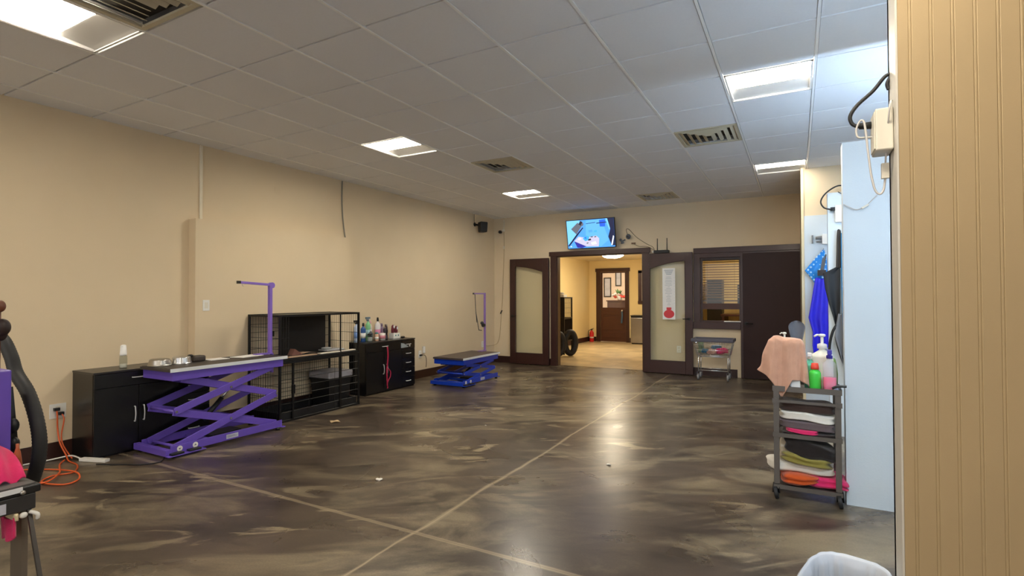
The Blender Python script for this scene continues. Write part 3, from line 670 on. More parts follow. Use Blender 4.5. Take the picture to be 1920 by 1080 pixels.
# ------------------------------------------------------------------ scissor lift tables
def lift_table(nm, label, x0, x1, y0, y1, ztop, paint, matm, zlow, zmid, zup, lbl_extra):
    """long axis along Y, front side is +X; zlow/zmid/zup = pivot heights of the two scissor stages"""
    c = thing(nm, label, 'grooming table', ((x0 + x1) / 2, (y0 + y1) / 2, 0), 'scissor lift tables')
    MB().box(x0 - 0.008, x1 + 0.008, y0 - 0.012, y1 + 0.012, ztop - 0.028, ztop - 0.004).build('table_board', [mat('board_edge', (70, 62, 60), 0.5)], c)
    MB().box(x0, x1, y0, y1, ztop - 0.0039, ztop).build('rubber_mat', matm, c)
    MB().box(x1 + 0.0085, x1 + 0.014, y0 - 0.014, y1 + 0.014, ztop - 0.030, ztop + 0.001).build('edge_strip', ALU, c)['label'] = 'bright metal edge strip'
    w = 0.045; th = 0.012
    w = 0.066 if zup - zlow > 0.4 else 0.05
    f = MB(); zt0, zt1 = ztop - 0.105, ztop - 0.030
    f.box(x1 - 0.012, x1, y0 + 0.01, y1 - 0.03, zt0, zt1).box(x0, x0 + 0.012, y0 + 0.01, y1 - 0.03, zt0, zt1).box(x0 + 0.012, x1 - 0.012, y0 + 0.01, y0 + 0.022, zt0, zt1).box(x0 + 0.012, x1 - 0.012, y1 - 0.042, y1 - 0.03, zt0, zt1).box(x0 + 0.012, x1 - 0.012, (y0 + y1) / 2 - 0.02, (y0 + y1) / 2 + 0.02, zt1 - 0.02, zt1)
    f.build('top_frame', paint, c)
    f = MB(); f.box(x1 - 0.012, x1 + 0.0, y0 + 0.0, y1 - 0.04, 0.028, 0.098).box(x0, x0 + 0.012, y0, y1 - 0.04, 0.028, 0.098)
    f.box(x0 + 0.012, x1 - 0.012, y0, y0 + 0.035, 0.028, 0.05).box(x0 + 0.012, x1 - 0.012, y1 - 0.075, y1 - 0.04, 0.028, 0.07).box(x0 + 0.012, x1 - 0.012, y0 + 0.38, y0 + 0.42, 0.03, 0.06)
    f.box(x0 - 0.03, x1 + 0.015, y0 - 0.05, y0 - 0.001, 0.022, 0.075).box(x0 - 0.03, x0 - 0.001, y0 - 0.001, y0 + 0.10, 0.022, 0.06)
    f.box(x1 + 0.001, x1 + 0.065, y0 - 0.05, y0 + 0.27, 0.02, 0.027)
    f.build('base_frame', paint, c, bevel=0.002)
    # arms: two stages, crossing on both sides
    ya, yb = y0 + 0.055, y1 - 0.09
    for s, xs in ((1, x1 - 0.014), (-1, x0 + 0.014)):
        xo = xs - s * 0.004 - s * th / 2; xi = xo - s * (th + 0.002)
        for (pa, za), (pb, zb), xx in (((ya, zlow), (yb, zmid), xo), ((ya, zmid), (yb, zlow), xi), ((ya, zmid), (yb - 0.05, zup), xo), ((ya + 0.05, zup), (yb, zmid), xi)):
            if zup - zlow < 0.4: pa += 0.03
            a = MB().bar((xx, pa - 0.015 * (1 if za != zup else 0), za), (xx, pb, zb), th, w, up=(0, 0, 1))
            a.build('scissor_arm', paint, c, bevel=0.003)
        bo = MB()
        for y, z in ((ya, zmid), (yb, zmid), ((ya + yb) / 2, (zlow + zmid) / 2), ((ya + yb) / 2, (zup + zmid) / 2)): bo.cyl((xo + s * th * 0.5, y, z), (xo + s * (th * 0.5 + 0.006), y, z), 0.011, n=12)
        bo.build('pivot_bolt', STEEL, c)
    cb = MB(); t = 0.012
    for y, z in ((ya, zmid), (yb, zmid), (ya + 0.02, zlow), (yb - 0.02, zlow)): cb.cyl((x0 + 0.045, y, z), (x1 - 0.045, y, z), 0.013, n=12)
    cb.build('cross_bar', paint, c)
    xm = (x0 + x1) / 2
    g = MB().cyl((xm + 0.04, (ya + yb) / 2 - 0.16, zlow + (zmid - zlow) * 0.5), (xm + 0.04, (ya + yb) / 2 + 0.02, zmid + 0.02), 0.022, n=14, m=0).cyl((xm + 0.04, (ya + yb) / 2 + 0.02, zmid + 0.02), (xm + 0.04, (ya + yb) / 2 + 0.17, zmid + (zup - zmid) * 0.6), 0.009, n=12, m=1)
    g.build('hydraulic_strut', [PLASTICB, CHROME], c)
    MB().box(xm - 0.09, xm + 0.09, y0 + 0.45, y0 + 0.75, 0.03, 0.075).build('pump_box', PLASTICB, c)
    for k in range(2): MB().box(x1 + 0.004, x1 + 0.058, y0 - 0.02 + k * 0.15, y0 + 0.085 + k * 0.15, 0.0275, 0.045).build('foot_pedal', PLASTICB, c, bevel=0.004)
    for k in range(2):
        y = y0 + 0.075 + k * 0.135
        MB().cyl((x1 + 0.0002, y, 0.064), (x1 + 0.0014, y, 0.064), 0.024, n=20).build('arrow_sticker', WHITE, c)['label'] = 'round white sticker with a dark arrow'
        MB().prism([(y - 0.011, 0.058), (y + 0.011, 0.058), (y, 0.075 if k else 0.045)] if k else [(y - 0.011, 0.068), (y, 0.052), (y + 0.011, 0.068)], 'yz', x1 + 0.0015, x1 + 0.0020).build('arrow_mark', INK, c)
    y = y0 + 0.56
    pl = MB().box(x1 + 0.0002, x1 + 0.0016, y - 0.06, y + 0.06, 0.042, 0.082).build('label_plate', mat('plate_silver', (190, 192, 206), 0.5, var=0.05), c)
    MB().box(x1 + 0.0017, x1 + 0.0021, y - 0.05, y + 0.05, 0.056, 0.060).box(x1 + 0.0017, x1 + 0.0021, y - 0.05, y + 0.03, 0.066, 0.070).build('label_lines', INK, pl)
    for x in (x0, x1 - 0.02):
        for yy in (y0 + 0.02, y1 - 0.08): MB().cyl((x + 0.01, yy, 0), (x + 0.01, yy, 0.03), 0.022, n=14).build('levelling_foot', PLASTICB, c)
    MB().box(x1 - 0.01, x1 + 0.03, y1 - 0.06, y1 - 0.02, 0.026, 0.034).build('corner_tab', paint, c)
    return c
pt = lift_table('lift_table', 'purple scissor lift grooming table, raised, in front of the black cabinet', -5.215, -4.748, 2.585, 3.735, 0.762, PURPLE, MAT_TOP, 0.072, 0.382, 0.665, '')
# its clamp-on post and arm
px, py = -5.06, 3.772
MB().box(px - 0.018, px + 0.018, py - 0.010, py + 0.026, 0.775, 1.525).build('grooming_post', LILAC, pt, bevel=0.004)
MB().bar((px, py + 0.03, 1.515), (px, py - 0.345, 1.535), 0.026, 0.026).build('grooming_arm', LILAC, pt, bevel=0.004)
MB().cyl((px - 0.02, py + 0.022, 1.51), (px + 0.02, py + 0.022, 1.51), 0.032).build('arm_joint', LILAC, pt)
MB().box(px - 0.015, px + 0.015, py - 0.375, py - 0.345, 1.521, 1.550).build('arm_end_cap', PLASTICB, pt)
MB().tube(spline([(px, py - 0.32, 1.52), (px, py - 0.32, 1.505), (px + 0.008, py - 0.315, 1.495), (px + 0.003, py - 0.305, 1.50)], 4), 0.0025, 6).build('arm_hook', STEEL, pt)
MB().box(px - 0.05, px + 0.03, py - 0.16, py + 0.026, 0.763, 0.776).box(px - 0.016, px + 0.016, py - 0.012 + 0.03, py + 0.042, 0.56, 0.763).box(px - 0.05, px + 0.03, py - 0.016 + 0.0, py + 0.0 + 0.02, 0.62, 0.64).build('clamp', LILAC, pt)
bt = lift_table('lift_table', 'blue scissor lift grooming table, lowered, near the back left corner', -5.02, -4.468, 6.665, 7.75, 0.438, BLUE, MAT_TOP2, 0.062, 0.195, 0.325, '')
px, py = -4.775, 7.79
MB().box(px - 0.016, px + 0.016, py - 0.010, py + 0.022, 0.45, 1.445).build('grooming_post', mat('faded_lilac', (132, 102, 164), 0.4), bt, bevel=0.004)
MB().bar((px + 0.02, py + 0.006, 1.43), (px - 0.175, py - 0.05, 1.432), 0.022, 0.022).build('grooming_arm', mat('faded_lilac', (132, 102, 164)), bt, bevel=0.003)
MB().cyl((px - 0.175, py - 0.05, 1.432), (px - 0.205, py - 0.058, 1.432), 0.014).build('arm_end_cap', PLASTICB, bt)
MB().cyl((px - 0.005, py - 0.012, 0.885), (px - 0.005, py - 0.05, 0.885), 0.032).ball((px - 0.035, py - 0.03, 0.92), 0.03).build('height_knob', PLASTICB, bt)
MB().box(px - 0.06, px + 0.03, py - 0.14, py + 0.022, 0.4385, 0.45).box(px - 0.016, px + 0.016, py + 0.0, py + 0.022, 0.33, 0.4385).build('clamp', mat('faded_lilac', (132, 102, 164)), bt)
lo = MB(); lx, ly = px - 0.165, py - 0.05
lo.tube(spline([(lx, ly, 1.42), (lx + 0.005, ly, 1.30), (lx + 0.015, ly, 1.15), (lx + 0.03, ly, 1.00), (lx + 0.035, ly, 0.93)], 5), 0.006, 6).tube(spline([(lx + 0.02, ly, 1.10), (lx + 0.05, ly, 0.95), (lx + 0.075, ly, 0.81), (lx + 0.09, ly, 0.80), (lx + 0.14, ly, 0.795)], 5), 0.006, 6)
tag(lo.build('grooming_loop', fabric('black_strap', (24, 24, 24))), 'black restraint loop hanging from the lilac arm over the blue table', 'leash')

# ------------------------------------------------------------------ things on the purple table
ZT = 0.7625
def bowl(nm, label, x, y, r, h, m):
    prof = [(r, 0.0), (r * 1.02, 0.004), (r, 0.008)]
    for k in range(5):
        z = 0.010 + (h - 0.022) * k / 4; q = r * (0.97 - 0.10 * k / 4); prof += [(q, z), (q * 0.985, z + (h - 0.022) / 8)]
    prof += [(r * 0.82, h - 0.004), (r * 0.76, h), (r * 0.30, h), (0, h)]
    return tag(MB().lathe(prof, (x, y, ZT), 40).build(nm, m), label, 'bowl', 'steel bowls on the purple table')
bowl('steel_bowl', 'wide dark-reflecting steel bowl upside down at the left end of the purple table', -5.10, 2.675, 0.094, 0.060, STEEL)
bowl('steel_bowl', 'shiny ribbed steel bowl upside down beside the charger on the purple table', -5.08, 2.855, 0.086, 0.064, CHROME)
k = thing('clipper_case', 'dark grey boxy clipper charger on the purple table behind the steel bowls', 'charger', (-5.12, 3.0, ZT))
MB().box(-5.17, -5.07, 2.965, 3.085, ZT, ZT + 0.055).build('body', mat('charcoal_plastic', (66, 58, 54), 0.5), k, bevel=0.014)
MB().ball((-5.13, 2.965, ZT + 0.055), 0.03, 0.028, 0.016, 10, m=0).build('switch_end', PLASTICB, k)
tag(MB().box(-5.18, -5.03, 3.11, 3.30, ZT, ZT + 0.004).build('paper_sheet', PAPER), 'white paper sheet beside the charger on the purple table', 'paper')
tag(MB().add([(-5.12, 3.36, ZT), (-4.97, 3.40, ZT), (-5.0, 3.66, ZT), (-5.16, 3.62, ZT), (-5.12, 3.36, ZT + 0.005), (-4.97, 3.40, ZT + 0.005), (-5.0, 3.66, ZT + 0.005), (-5.16, 3.62, ZT + 0.005)],
    [(3, 2, 1, 0), (4, 5, 6, 7), (0, 1, 5, 4), (1, 2, 6, 5), (2, 3, 7, 6), (3, 0, 4, 7)]).build('paper_sheet', PAPER), 'larger white paper near the lilac post on the purple table', 'paper')

# ------------------------------------------------------------------ bottles
def bottle(nm, label, x, y, z, r, h, body, top, cap, sx=1.0, sy=1.0, group='grooming bottles on the black cabinet', liquid=None, fill=0.5, neck=0.35, shoulder=0.75, band=None, cat='bottle', e=1.0):
    c = thing(nm, label, cat, (x, y, z), group)
    hb = h * shoulder
    MB().lathe([(0, 0), (r * 0.92, 0), (r, r * 0.15), (r, hb * 0.86), (r * 0.95, hb * 0.93), (r * neck * 1.4, hb * 1.03), (r * neck, hb * 1.06), (r * neck, hb * 1.12)], (x, y, z), 32, sx=sx, sy=sy, e=e).build('body', body, c)
    if band: MB().lathe([(r * 1.012, hb * 0.25), (r * 1.012, hb * 0.62)], (x, y, z), 20, sx=sx, sy=sy).build('paper_label', band, c)
    if liquid: MB().lathe([(0, r * 0.08), (r * 0.9, r * 0.08), (r * 0.93, r * 0.2), (r * 0.93, hb * fill), (0, hb * fill)], (x, y, z), 32, sx=sx, sy=sy, e=e).build('liquid', liquid, c)
    z1 = z + hb * 1.10; rn = r * neck
    if top == 'cap':
        MB().lathe([(rn * 1.25, 0), (rn * 1.25, h * 0.08), (rn * 1.0, h - hb * 1.10 - 0.002), (0, h - hb * 1.10)], (x, y, z1), 16).build('cap', cap, c)
    elif top == 'spray':
        H = h - hb * 1.10
        MB().lathe([(rn * 1.3, 0), (rn * 1.3, H * 0.35), (rn * 0.8, H * 0.42), (rn * 0.8, H * 0.55)], (x, y, z1), 14).box(x - 0.012, x + 0.012, y - 0.045, y + 0.035, z1 + H * 0.55, z1 + H).bar((x, y - 0.038, z1 + H * 0.6), (x, y - 0.026, z1 + H * 0.1), 0.012, 0.006).build('trigger', cap, c)
    elif top == 'pump':
        H = h - hb * 1.10
        MB().lathe([(rn * 1.5, 0), (rn * 1.5, H * 0.28), (rn * 0.8, H * 0.34), (rn * 0.5, H * 0.36), (rn * 0.5, H * 0.8)], (x, y, z1), 14).ball((x, y, z1 + H * 0.88), rn * 1.1, rn * 1.1, H * 0.1, 8, e=0.7).tube([(x, y, z1 + H * 0.9), (x - rn * 1.5, y - rn, z1 + H * 0.92), (x - rn * 2.4, y - rn * 1.5, z1 + H * 0.82)], rn * 0.35, 6).build('pump_head', cap, c)
    return c
ZC = 0.7385
bt_ = lambda n, rgb, r=0.3: mat('bottle_' + n, rgb, r, var=0.04)
fb = bottle('foam_bottle', 'clear foam pump bottle with white top standing alone on the left black cabinet', -5.42, 2.53, ZC, 0.030, 0.205, CLEARP, 'cap', mat('pump_white', (244, 244, 242), 0.4), liquid=bt_('soapwater', (214, 206, 190)), fill=0.35, group=None, band=None, neck=0.72, shoulder=0.50)
MB().ball((-5.42, 2.53, ZC + 0.20), 0.022, 0.022, 0.012, 10).tube([(-5.42, 2.53, ZC + 0.20), (-5.395, 2.505, ZC + 0.198)], 0.007, 8).build('nozzle', MATS['pump_white'], fb)
bottle('spray_bottle', 'white and blue spray bottle at the left end of the cabinet top, behind the crate', -5.50, 5.50, ZC, 0.036, 0.31, bt_('pale_blue', (188, 206, 236)), 'spray', PLASTICB, band=bt_('sky', (120, 160, 226)))
bottle('spray_bottle', 'tall dark blue bottle with a white square label beside the spray bottle', -5.47, 5.60, ZC, 0.036, 0.27, bt_('navy', (52, 92, 152)), 'cap', PLASTICB, band=WHITE)
bottle('spray_bottle', 'pale green bottle with grey trigger, left of the big white bottle', -5.55, 5.78, ZC, 0.036, 0.345, bt_('mint', (136, 206, 152)), 'spray', bt_('slate_grey', (104, 124, 140)), band=bt_('aqua', (166, 206, 214)))
bottle('shampoo_bottle', 'slim white bottle between the green bottle and the big white one', -5.58, 5.86, ZC, 0.024, 0.29, bt_('pearl', (222, 214, 212)), 'cap', bt_('blush', (224, 176, 188)))
bottle('shampoo_bottle', 'big white bottle with black tip and pink print, mid cabinet top', -5.52, 5.95, ZC, 0.043, 0.335, bt_('white', (230, 224, 226)), 'cap', PLASTICB, band=bt_('pink_print', (206, 128, 164)), neck=0.3)
bottle('shampoo_bottle', 'short dark bottle with silver lid in front of the green bottle', -5.44, 5.72, ZC, 0.03, 0.17, bt_('smoke', (82, 92, 98)), 'cap', ALU)
bottle('glass_jar', 'clear low jar with dark lid among the bottles on the cabinet', -5.40, 5.66, ZC, 0.038, 0.115, CLEARP, 'cap', PLASTICB, liquid=bt_('cotton', (176, 174, 166)), fill=0.7, neck=0.75, cat='jar')
bottle('shampoo_bottle', 'small bottle with teal cap, front row centre of the cabinet top', -5.40, 5.80, ZC, 0.028, 0.125, bt_('peach', (224, 180, 150)), 'cap', bt_('teal', (44, 122, 122)), band=WHITE, neck=0.7)
bottle('shampoo_bottle', 'purple-grey cylinder bottle right of the big white bottle', -5.55, 6.06, ZC, 0.03, 0.24, bt_('mauve', (146, 124, 150)), 'cap', bt_('mauve2', (120, 100, 126)), neck=0.6)
def cup_roll(nm, label, x, y, r, h, m1, m2):
    c = thing(nm, label, 'roll', (x, y, ZC), 'grooming bottles on the black cabinet')
    MB().lathe([(r * 0.35, 0), (r, 0), (r, h), (r * 0.35, h), (r * 0.35, 0)], (x, y, ZC), 24).build('wrap', m1, c)
    MB().lathe([(r * 1.01, h * 0.25), (r * 1.01, h * 0.7)], (x, y, ZC), 24).build('print_band', m2, c)
cup_roll('wrap_roll', 'white and pink roll standing in front of the big white bottle', -5.40, 5.92, 0.045, 0.105, bt_('cream', (226, 220, 214)), bt_('rose', (206, 132, 146)))
# clippers and brushes
def clipper(nm, label, x, y, rgb, h, tilt=0.0):
    c = thing(nm, label, 'clipper', (x, y, ZC), 'clippers on the black cabinet')
    m1 = mat('clip_%d_%d_%d' % rgb, rgb, 0.4)
    n = 10; pts = [(x + tilt * (k / n), y, ZC + h * k / n) for k in range(n + 1)]
    MB().tube(pts, [0.030, 0.031, 0.029, 0.026, 0.024, 0.023, 0.023, 0.024, 0.025, 0.024, 0.020], 12).build('body', m1, c)
    MB().box(x + tilt - 0.018, x + tilt + 0.018, y - 0.012, y + 0.012, ZC + h, ZC + h + 0.022).build('blade', STEEL, c)
    MB().box(x + 0.02 + tilt * 0.5, x + 0.030 + tilt * 0.5, y - 0.008, y + 0.008, ZC + h * 0.45, ZC + h * 0.7).build('grip', PLASTICB, c)
clipper('hair_clipper', 'black upright clipper leaning in the middle of the cabinet top', -5.42, 6.02, (46, 36, 46), 0.17, -0.03)
clipper('hair_clipper', 'dark plum clipper standing just right of the black one', -5.52, 6.13, (54, 34, 50), 0.20)
hold = thing('clipper_stand', 'white box holding maroon clippers at the right of the cabinet top', 'holder', (-5.47, 6.27, ZC))
MB().box(-5.52, -5.42, 6.19, 6.34, ZC, ZC + 0.085).build('box', WHITE, hold, bevel=0.006)
MB().cyl((-5.419, 6.235, ZC + 0.05), (-5.417, 6.235, ZC + 0.05), 0.012).cyl((-5.419, 6.295, ZC + 0.05), (-5.417, 6.295, ZC + 0.05), 0.012).build('print', bt_('teal'  , (44, 122, 122)), hold)
for yy, nm, l in ((6.225, 'maroon clipper standing in the white box, left one', 0.21), (6.30, 'maroon clipper standing in the white box, right one', 0.19)):
    t = thing('hair_clipper', nm, 'clipper', (-5.47, yy, ZC + 0.086), 'maroon clippers in the white box')
    MB().tube([(-5.47, yy, ZC + 0.086), (-5.47, yy, ZC + 0.13), (-5.465, yy, ZC + l - 0.02), (-5.46, yy, ZC + l)], [0.024, 0.027, 0.024, 0.014], 12).build('body', mat('maroon_plastic', (104, 30, 44), 0.35), t)
    MB().ball((-5.443, yy, ZC + l - 0.03), 0.012, 0.012, 0.024, 8).build('silver_trim', ALU, t)
tag(MB().ball((-5.42, 6.40, ZC + 0.014), 0.022, 0.035, 0.014, 8, e=0.6).build('spare_cutter', PLASTICB), 'small black clipper blade at the right end of the cabinet top', 'blade')
# red leash hung from the handles
l = MB(); x = CF + 0.033
l.sheet(lambda u, v: (x + 0.004 * math.sin(v * 9), 5.835 + (u - 0.5) * 0.026 + 0.01 * math.sin(v * 6), 0.655 - v * 0.56), 3, 26, 0.004, axis=(1, 0, 0))
l.tube(spline([(x + 0.004, 5.85, 0.34), (x + 0.012, 5.89, 0.29), (x + 0.012, 5.885, 0.22), (x + 0.006, 5.845, 0.16), (x + 0.004, 5.83, 0.10), (x + 0.006, 5.84, 0.07), (x + 0.006, 5.825, 0.06)], 5), 0.008, 6)
tag(l.build('red_leash', fabric('crimson', (172, 24, 66))), 'crimson red leash hanging over the door handles of the right cabinet', 'leash')
pz = thing('grey_card', 'grey triangular card tucked at the top drawer of the right cabinet', 'card', (CF + 0.012, 6.26, 0.60))
MB().prism([(6.17, 0.607), (6.33, 0.612), (6.33, 0.622), (6.23, 0.672), (6.17, 0.682)], 'yz', CF + 0.001, CF + 0.008).build('card', mat('card_grey', (150, 158, 160), 0.6), pz)
MB().box(CF + 0.001, CF + 0.006, 6.355, 6.385, 0.615, 0.652).build('tab', mat('card_pale', (190, 188, 180), 0.6), pz)

# ------------------------------------------------------------------ electrics on the walls
def plate(nm, label, plane, u, z, w, h, cat='outlet', base=None, n=2, sw=False, xw=LX):
    """plane 'L' = on a wall facing +X, 'B' = on the back wall facing -Y"""
    def Bx(m, u0, u1, d0, d1, z0, z1):
        return m.box(xw + d0, xw + d1, u0, u1, z0, z1) if plane == 'L' else m.box(u0, u1, xw - d1, xw - d0, z0, z1)
    o = (xw, u, z) if plane == 'L' else (u, xw, z)
    c = thing(nm, label, cat, o)
    Bx(MB(), u - w / 2, u + w / 2, 0.0005, 0.007, z - h / 2, z + h / 2).build('cover_plate', WHITE, c, bevel=0.002)
    if sw: Bx(MB(), u - 0.016, u + 0.016, 0.007, 0.0105, z - 0.032, z + 0.032).build('rocker', IVORY, c)
    else:
        for k in range(max(1, round(w / 0.09))):
            uu = u + (k - (max(1, round(w / 0.09)) - 1) / 2) * 0.05
            for zz in (-0.026, 0.026): Bx(MB(), uu - 0.016, uu + 0.016, 0.007, 0.0085, z + zz - 0.014, z + zz + 0.014).build('socket', IVORY, c)
    return c
plate('light_switch', 'white light switch on the boxed-out wall panel, left of the lilac arm', 'L', 3.357, 1.295, 0.072, 0.115, 'switch', sw=True, xw=-5.53)
o1 = plate('wall_outlet', 'wide white outlet plate with an orange cord plugged in, left of the cabinet', 'L', 2.135, 0.40, 0.118, 0.125)
plate('wall_outlet', 'white outlet plate at the far left behind the black hose', 'L', 1.975, 0.405, 0.075, 0.12)
plate('wall_outlet', 'white outlet with a black plug, right of the black cabinet with bottles', 'L', 7.11, 0.405, 0.075, 0.12)
tag(MB().box(LX + 0.0005, LX + 0.03, 7.17, 7.225, 0.415, 0.53).build('plug_adapter', WHITE, bevel=0.004), 'small white plug-in adapter beside the outlet right of the cabinet', 'adapter')
plate('wall_outlet', 'white outlet in the corner behind the post of the blue table', 'L', 9.13, 0.412, 0.075, 0.12)
plate('wall_outlet', 'white outlet seen through the glass of the right open door', 'B', -1.855, 0.435, 0.075, 0.12, xw=BY)
c = MB(); c.box(LX + 0.009, LX + 0.035, 7.09, 7.14, 0.375, 0.40); c.tube(spline([(LX + 0.03, 7.14, 0.385), (LX + 0.05, 7.20, 0.37), (LX + 0.045, 7.235, 0.28), (LX + 0.03, 7.24, 0.17)], 6), 0.004, 6)
tag(c.build('appliance_cable', PLASTICB), 'black plug and cord in the outlet right of the cabinet', 'cord')
tag(MB().box(LX + 0.0005, LX + 0.022, 3.345, 3.375, 2.207, 3.02).build('cable_conduit', mat('conduit_cream', (226, 216, 192), 0.5), bevel=0.003), 'cream vertical cable cover running from the ceiling to the wall panel', 'conduit')
tag(MB().tube(spline([(LX + 0.012, 5.36, 3.02), (LX + 0.010, 5.355, 2.75), (LX + 0.012, 5.37, 2.5), (LX + 0.012, 5.415, 2.23), (LX + 0.02, 5.425, 2.207)], 6), 0.009, 6).build('grey_cable', mat('cable_grey', (126, 122, 110), 0.6)), 'grey cable dropping from the ceiling to the wall panel top corner', 'cable')
tag(MB().box(LX + 0.0005, LX + 0.006, 4.28, 4.35, 2.66, 2.74).build('blank_plate', WALL), 'wall-coloured blank plate high on the left wall', 'plate')
# orange cord, white power strip, black cord
oc = MB()
oc.tube(spline([(LX + 0.02, 2.12, 0.42), (LX + 0.05, 2.115, 0.36), (LX + 0.045, 2.12, 0.25), (-5.56, 2.12, 0.14), (-5.50, 2.14, 0.04), (-5.40, 2.12, 0.009), (-5.20, 2.10, 0.008), (-5.02, 2.0, 0.008), (-5.06, 1.88, 0.008), (-4.95, 1.78, 0.008), (-4.75, 1.84, 0.008), (-4.80, 1.95, 0.008), (-5.0, 2.0, 0.017), (-5.30, 1.93, 0.008), (-5.45, 1.80, 0.008), (-5.2, 1.68, 0.008), (-4.9, 1.76, 0.017), (-5.05, 1.92, 0.017), (-5.30, 2.02, 0.017), (-5.42, 2.10, 0.020)], 7), 0.0062, 6)
oc.tube(spline([(LX + 0.02, 2.15, 0.385), (LX + 0.055, 2.16, 0.33), (LX + 0.05, 2.145, 0.2), (-5.56, 2.14, 0.12), (-5.5, 2.165, 0.03), (-5.42, 2.15, 0.022)], 6), 0.0055, 6)
oc.box(LX + 0.0086, LX + 0.036, 2.10, 2.14, 0.405, 0.43, 1).box(LX + 0.0086, LX + 0.036, 2.135, 2.17, 0.365, 0.39, 1)
tag(oc.build('orange_extension_cord', [ORANGE, PLASTICB]), 'orange extension cord looped on the floor below the wide outlet', 'cord')
ps = thing('power_strip', 'white power strip on the floor in front of the left black cabinet', 'power strip', (-5.3, 2.16, 0.0))
MB().bar((-5.34, 2.185, 0.014), (-5.10, 2.27, 0.014), 0.05, 0.026).build('housing', WHITE, ps, bevel=0.004)
MB().bar((-5.13, 2.258, 0.028), (-5.10, 2.27, 0.028), 0.03, 0.004).build('switch', IVORY, ps)
MB().tube(spline([(-5.34, 2.185, 0.012), (-5.47, 2.165, 0.03), (-5.56, 2.05, 0.012), (-5.60, 1.85, 0.010), (-5.60, 1.6, 0.010)], 6), 0.006, 6).build('cord', WHITE, ps)
tag(MB().tube(spline([(-5.10, 2.19, 0.006), (-4.98, 2.24, 0.006), (-4.88, 2.30, 0.006), (-4.76, 2.36, 0.006), (-4.70, 2.48, 0.006), (-4.90, 2.62, 0.006)], 7), 0.005, 6).build('black_floor_cord', PLASTICB), 'black cord wandering over the floor toward the purple table base', 'cord')
# scraps on the floor
dmat = mat('fur_white', (226, 222, 212), 0.9)
for (x, y, s, lab) in ((-2.79, 3.02, 0.026, 'white fur tuft on the floor left of the long floor joint'), (-1.37, 4.17, 0.020, 'white fur scrap on the floor right of the long joint, toward the doors'), (-2.95, 4.83, 0.011, 'tiny white speck on the floor, farther off than the left tuft')):
    tag(MB().ball((x, y, s * 0.26), s, s * 0.7, s * 0.24, 8, nz=s * 0.5, nsc=40, seed=x).build('fur_tuft', dmat), lab, 'fur', 'fur scraps on the floor')
tag(MB().ball((-4.49, 4.17, 0.010), 0.055, 0.04, 0.009, 8, nz=0.02, nsc=20, seed=3).build('tan_scrap', mat('scrap_tan', (176, 150, 112), 0.8)), 'flat tan scrap on the floor in front of the wire crates', 'scrap')

# ------------------------------------------------------------------ left foreground: table, hose, towel
ft = thing('grooming_table', 'grey-topped folding table cut off at the lower left corner', 'grooming table', (-2.7, 0.5, 0))
x0, x1, y0, y1, zt = -3.45, -2.278, 0.20, 0.818, 0.752
MB().box(x0, x1, y0, y1, zt - 0.03, zt - 0.004).build('table_board', PLASTICB, ft, bevel=0.004)
MB().box(x0 + 0.01, x1 - 0.015, y0 + 0.01, y1 - 0.01, zt - 0.0039, zt).build('rubber_mat', mat('grey_mat', (84, 82, 80), 0.5, var=0.08, scale=30, bump=0.1, bscale=300), ft)
MB().box(x1 + 0.0005, x1 + 0.004, y0, y1 - 0.05, zt - 0.018, zt - 0.002).build('edge_strip', ALU, ft)
MB().box(x0 + 0.03, x1 - 0.004, y0 + 0.03, y1 - 0.012, zt - 0.085, zt - 0.0305).build('apron', mat('dark_apron', (46, 45, 46), 0.4), ft, bevel=0.004)
MB().box(x1 - 0.0039, x1 - 0.001, y0 + 0.05, y1 - 0.09, zt - 0.078, zt - 0.045).build('label_plate', mat('plate_silver', (190, 192, 206), 0.5), ft)
MB().ball((x1 + 0.004, y1 - 0.05, zt - 0.02), 0.008, n=8).build('corner_screw', STEEL, ft)
for p0, p1 in (((-2.292, 0.79, 0.666), (-2.0, 0.79, 0.0)), ((-2.292, 0.235, 0.666), (-2.0, 0.235, 0.0)), ((x0 + 0.06, 0.79, 0.666), (x0 - 0.1, 0.79, 0.0)), ((x0 + 0.06, 0.235, 0.666), (x0 - 0.1, 0.235, 0.0))):
    MB().bar(p0, p1, 0.011, 0.011).build('leg', mat('leg_dark', (74, 70, 66), 0.4, metal=0.5), ft)
lg = MB().box(-2.41, -2.325, 0.782, 0.80, 0.0, zt - 0.086).build('support_leg', mat('grey_leg', (120, 110, 98), 0.4, metal=0.5), ft)
ck = MB().ball((x1 - 0.004, y1 - 0.045, zt - 0.098), 0.008, 0.012, 0.010, 8).tube(spline([(x1, y1 - 0.03, zt - 0.09), (x1 + 0.015, y1 - 0.015, zt - 0.10), (x1 + 0.008, y1 - 0.012, zt - 0.118)], 4), 0.006, 6)
ck.build('leg_latch', WHITE, ft)
hs = MB()
hp = spline([(-3.16, 0.95, 1.22), (-3.05, 0.955, 1.20), (-2.975, 0.96, 1.13), (-2.92, 0.96, 1.06), (-2.82, 0.965, 0.985), (-2.735, 0.965, 0.88), (-2.705, 0.965, 0.777), (-2.725, 0.96, 0.68), (-2.80, 0.96, 0.60), (-2.95, 0.96, 0.565), (-3.12, 0.96, 0.50), (-3.25, 0.98, 0.30), (-3.4, 1.0, 0.045)], 16)
hs.tube(hp, [0.0235 + 0.0016 * (i % 2) for i in range(len(hp))], 14)
tag(hs.build('dryer_hose', RUBBER), 'thick black ribbed hose curving down behind the left foreground table', 'hose')
gp = thing('grooming_stand', 'purple grooming post with dark knob clamped to the table at the left edge', 'post', (-2.83, 0.87, 0.66))
MB().box(-2.915, -2.818, 0.835, 0.875, 0.66, 1.10).build('post', PURPLE, gp, bevel=0.006)
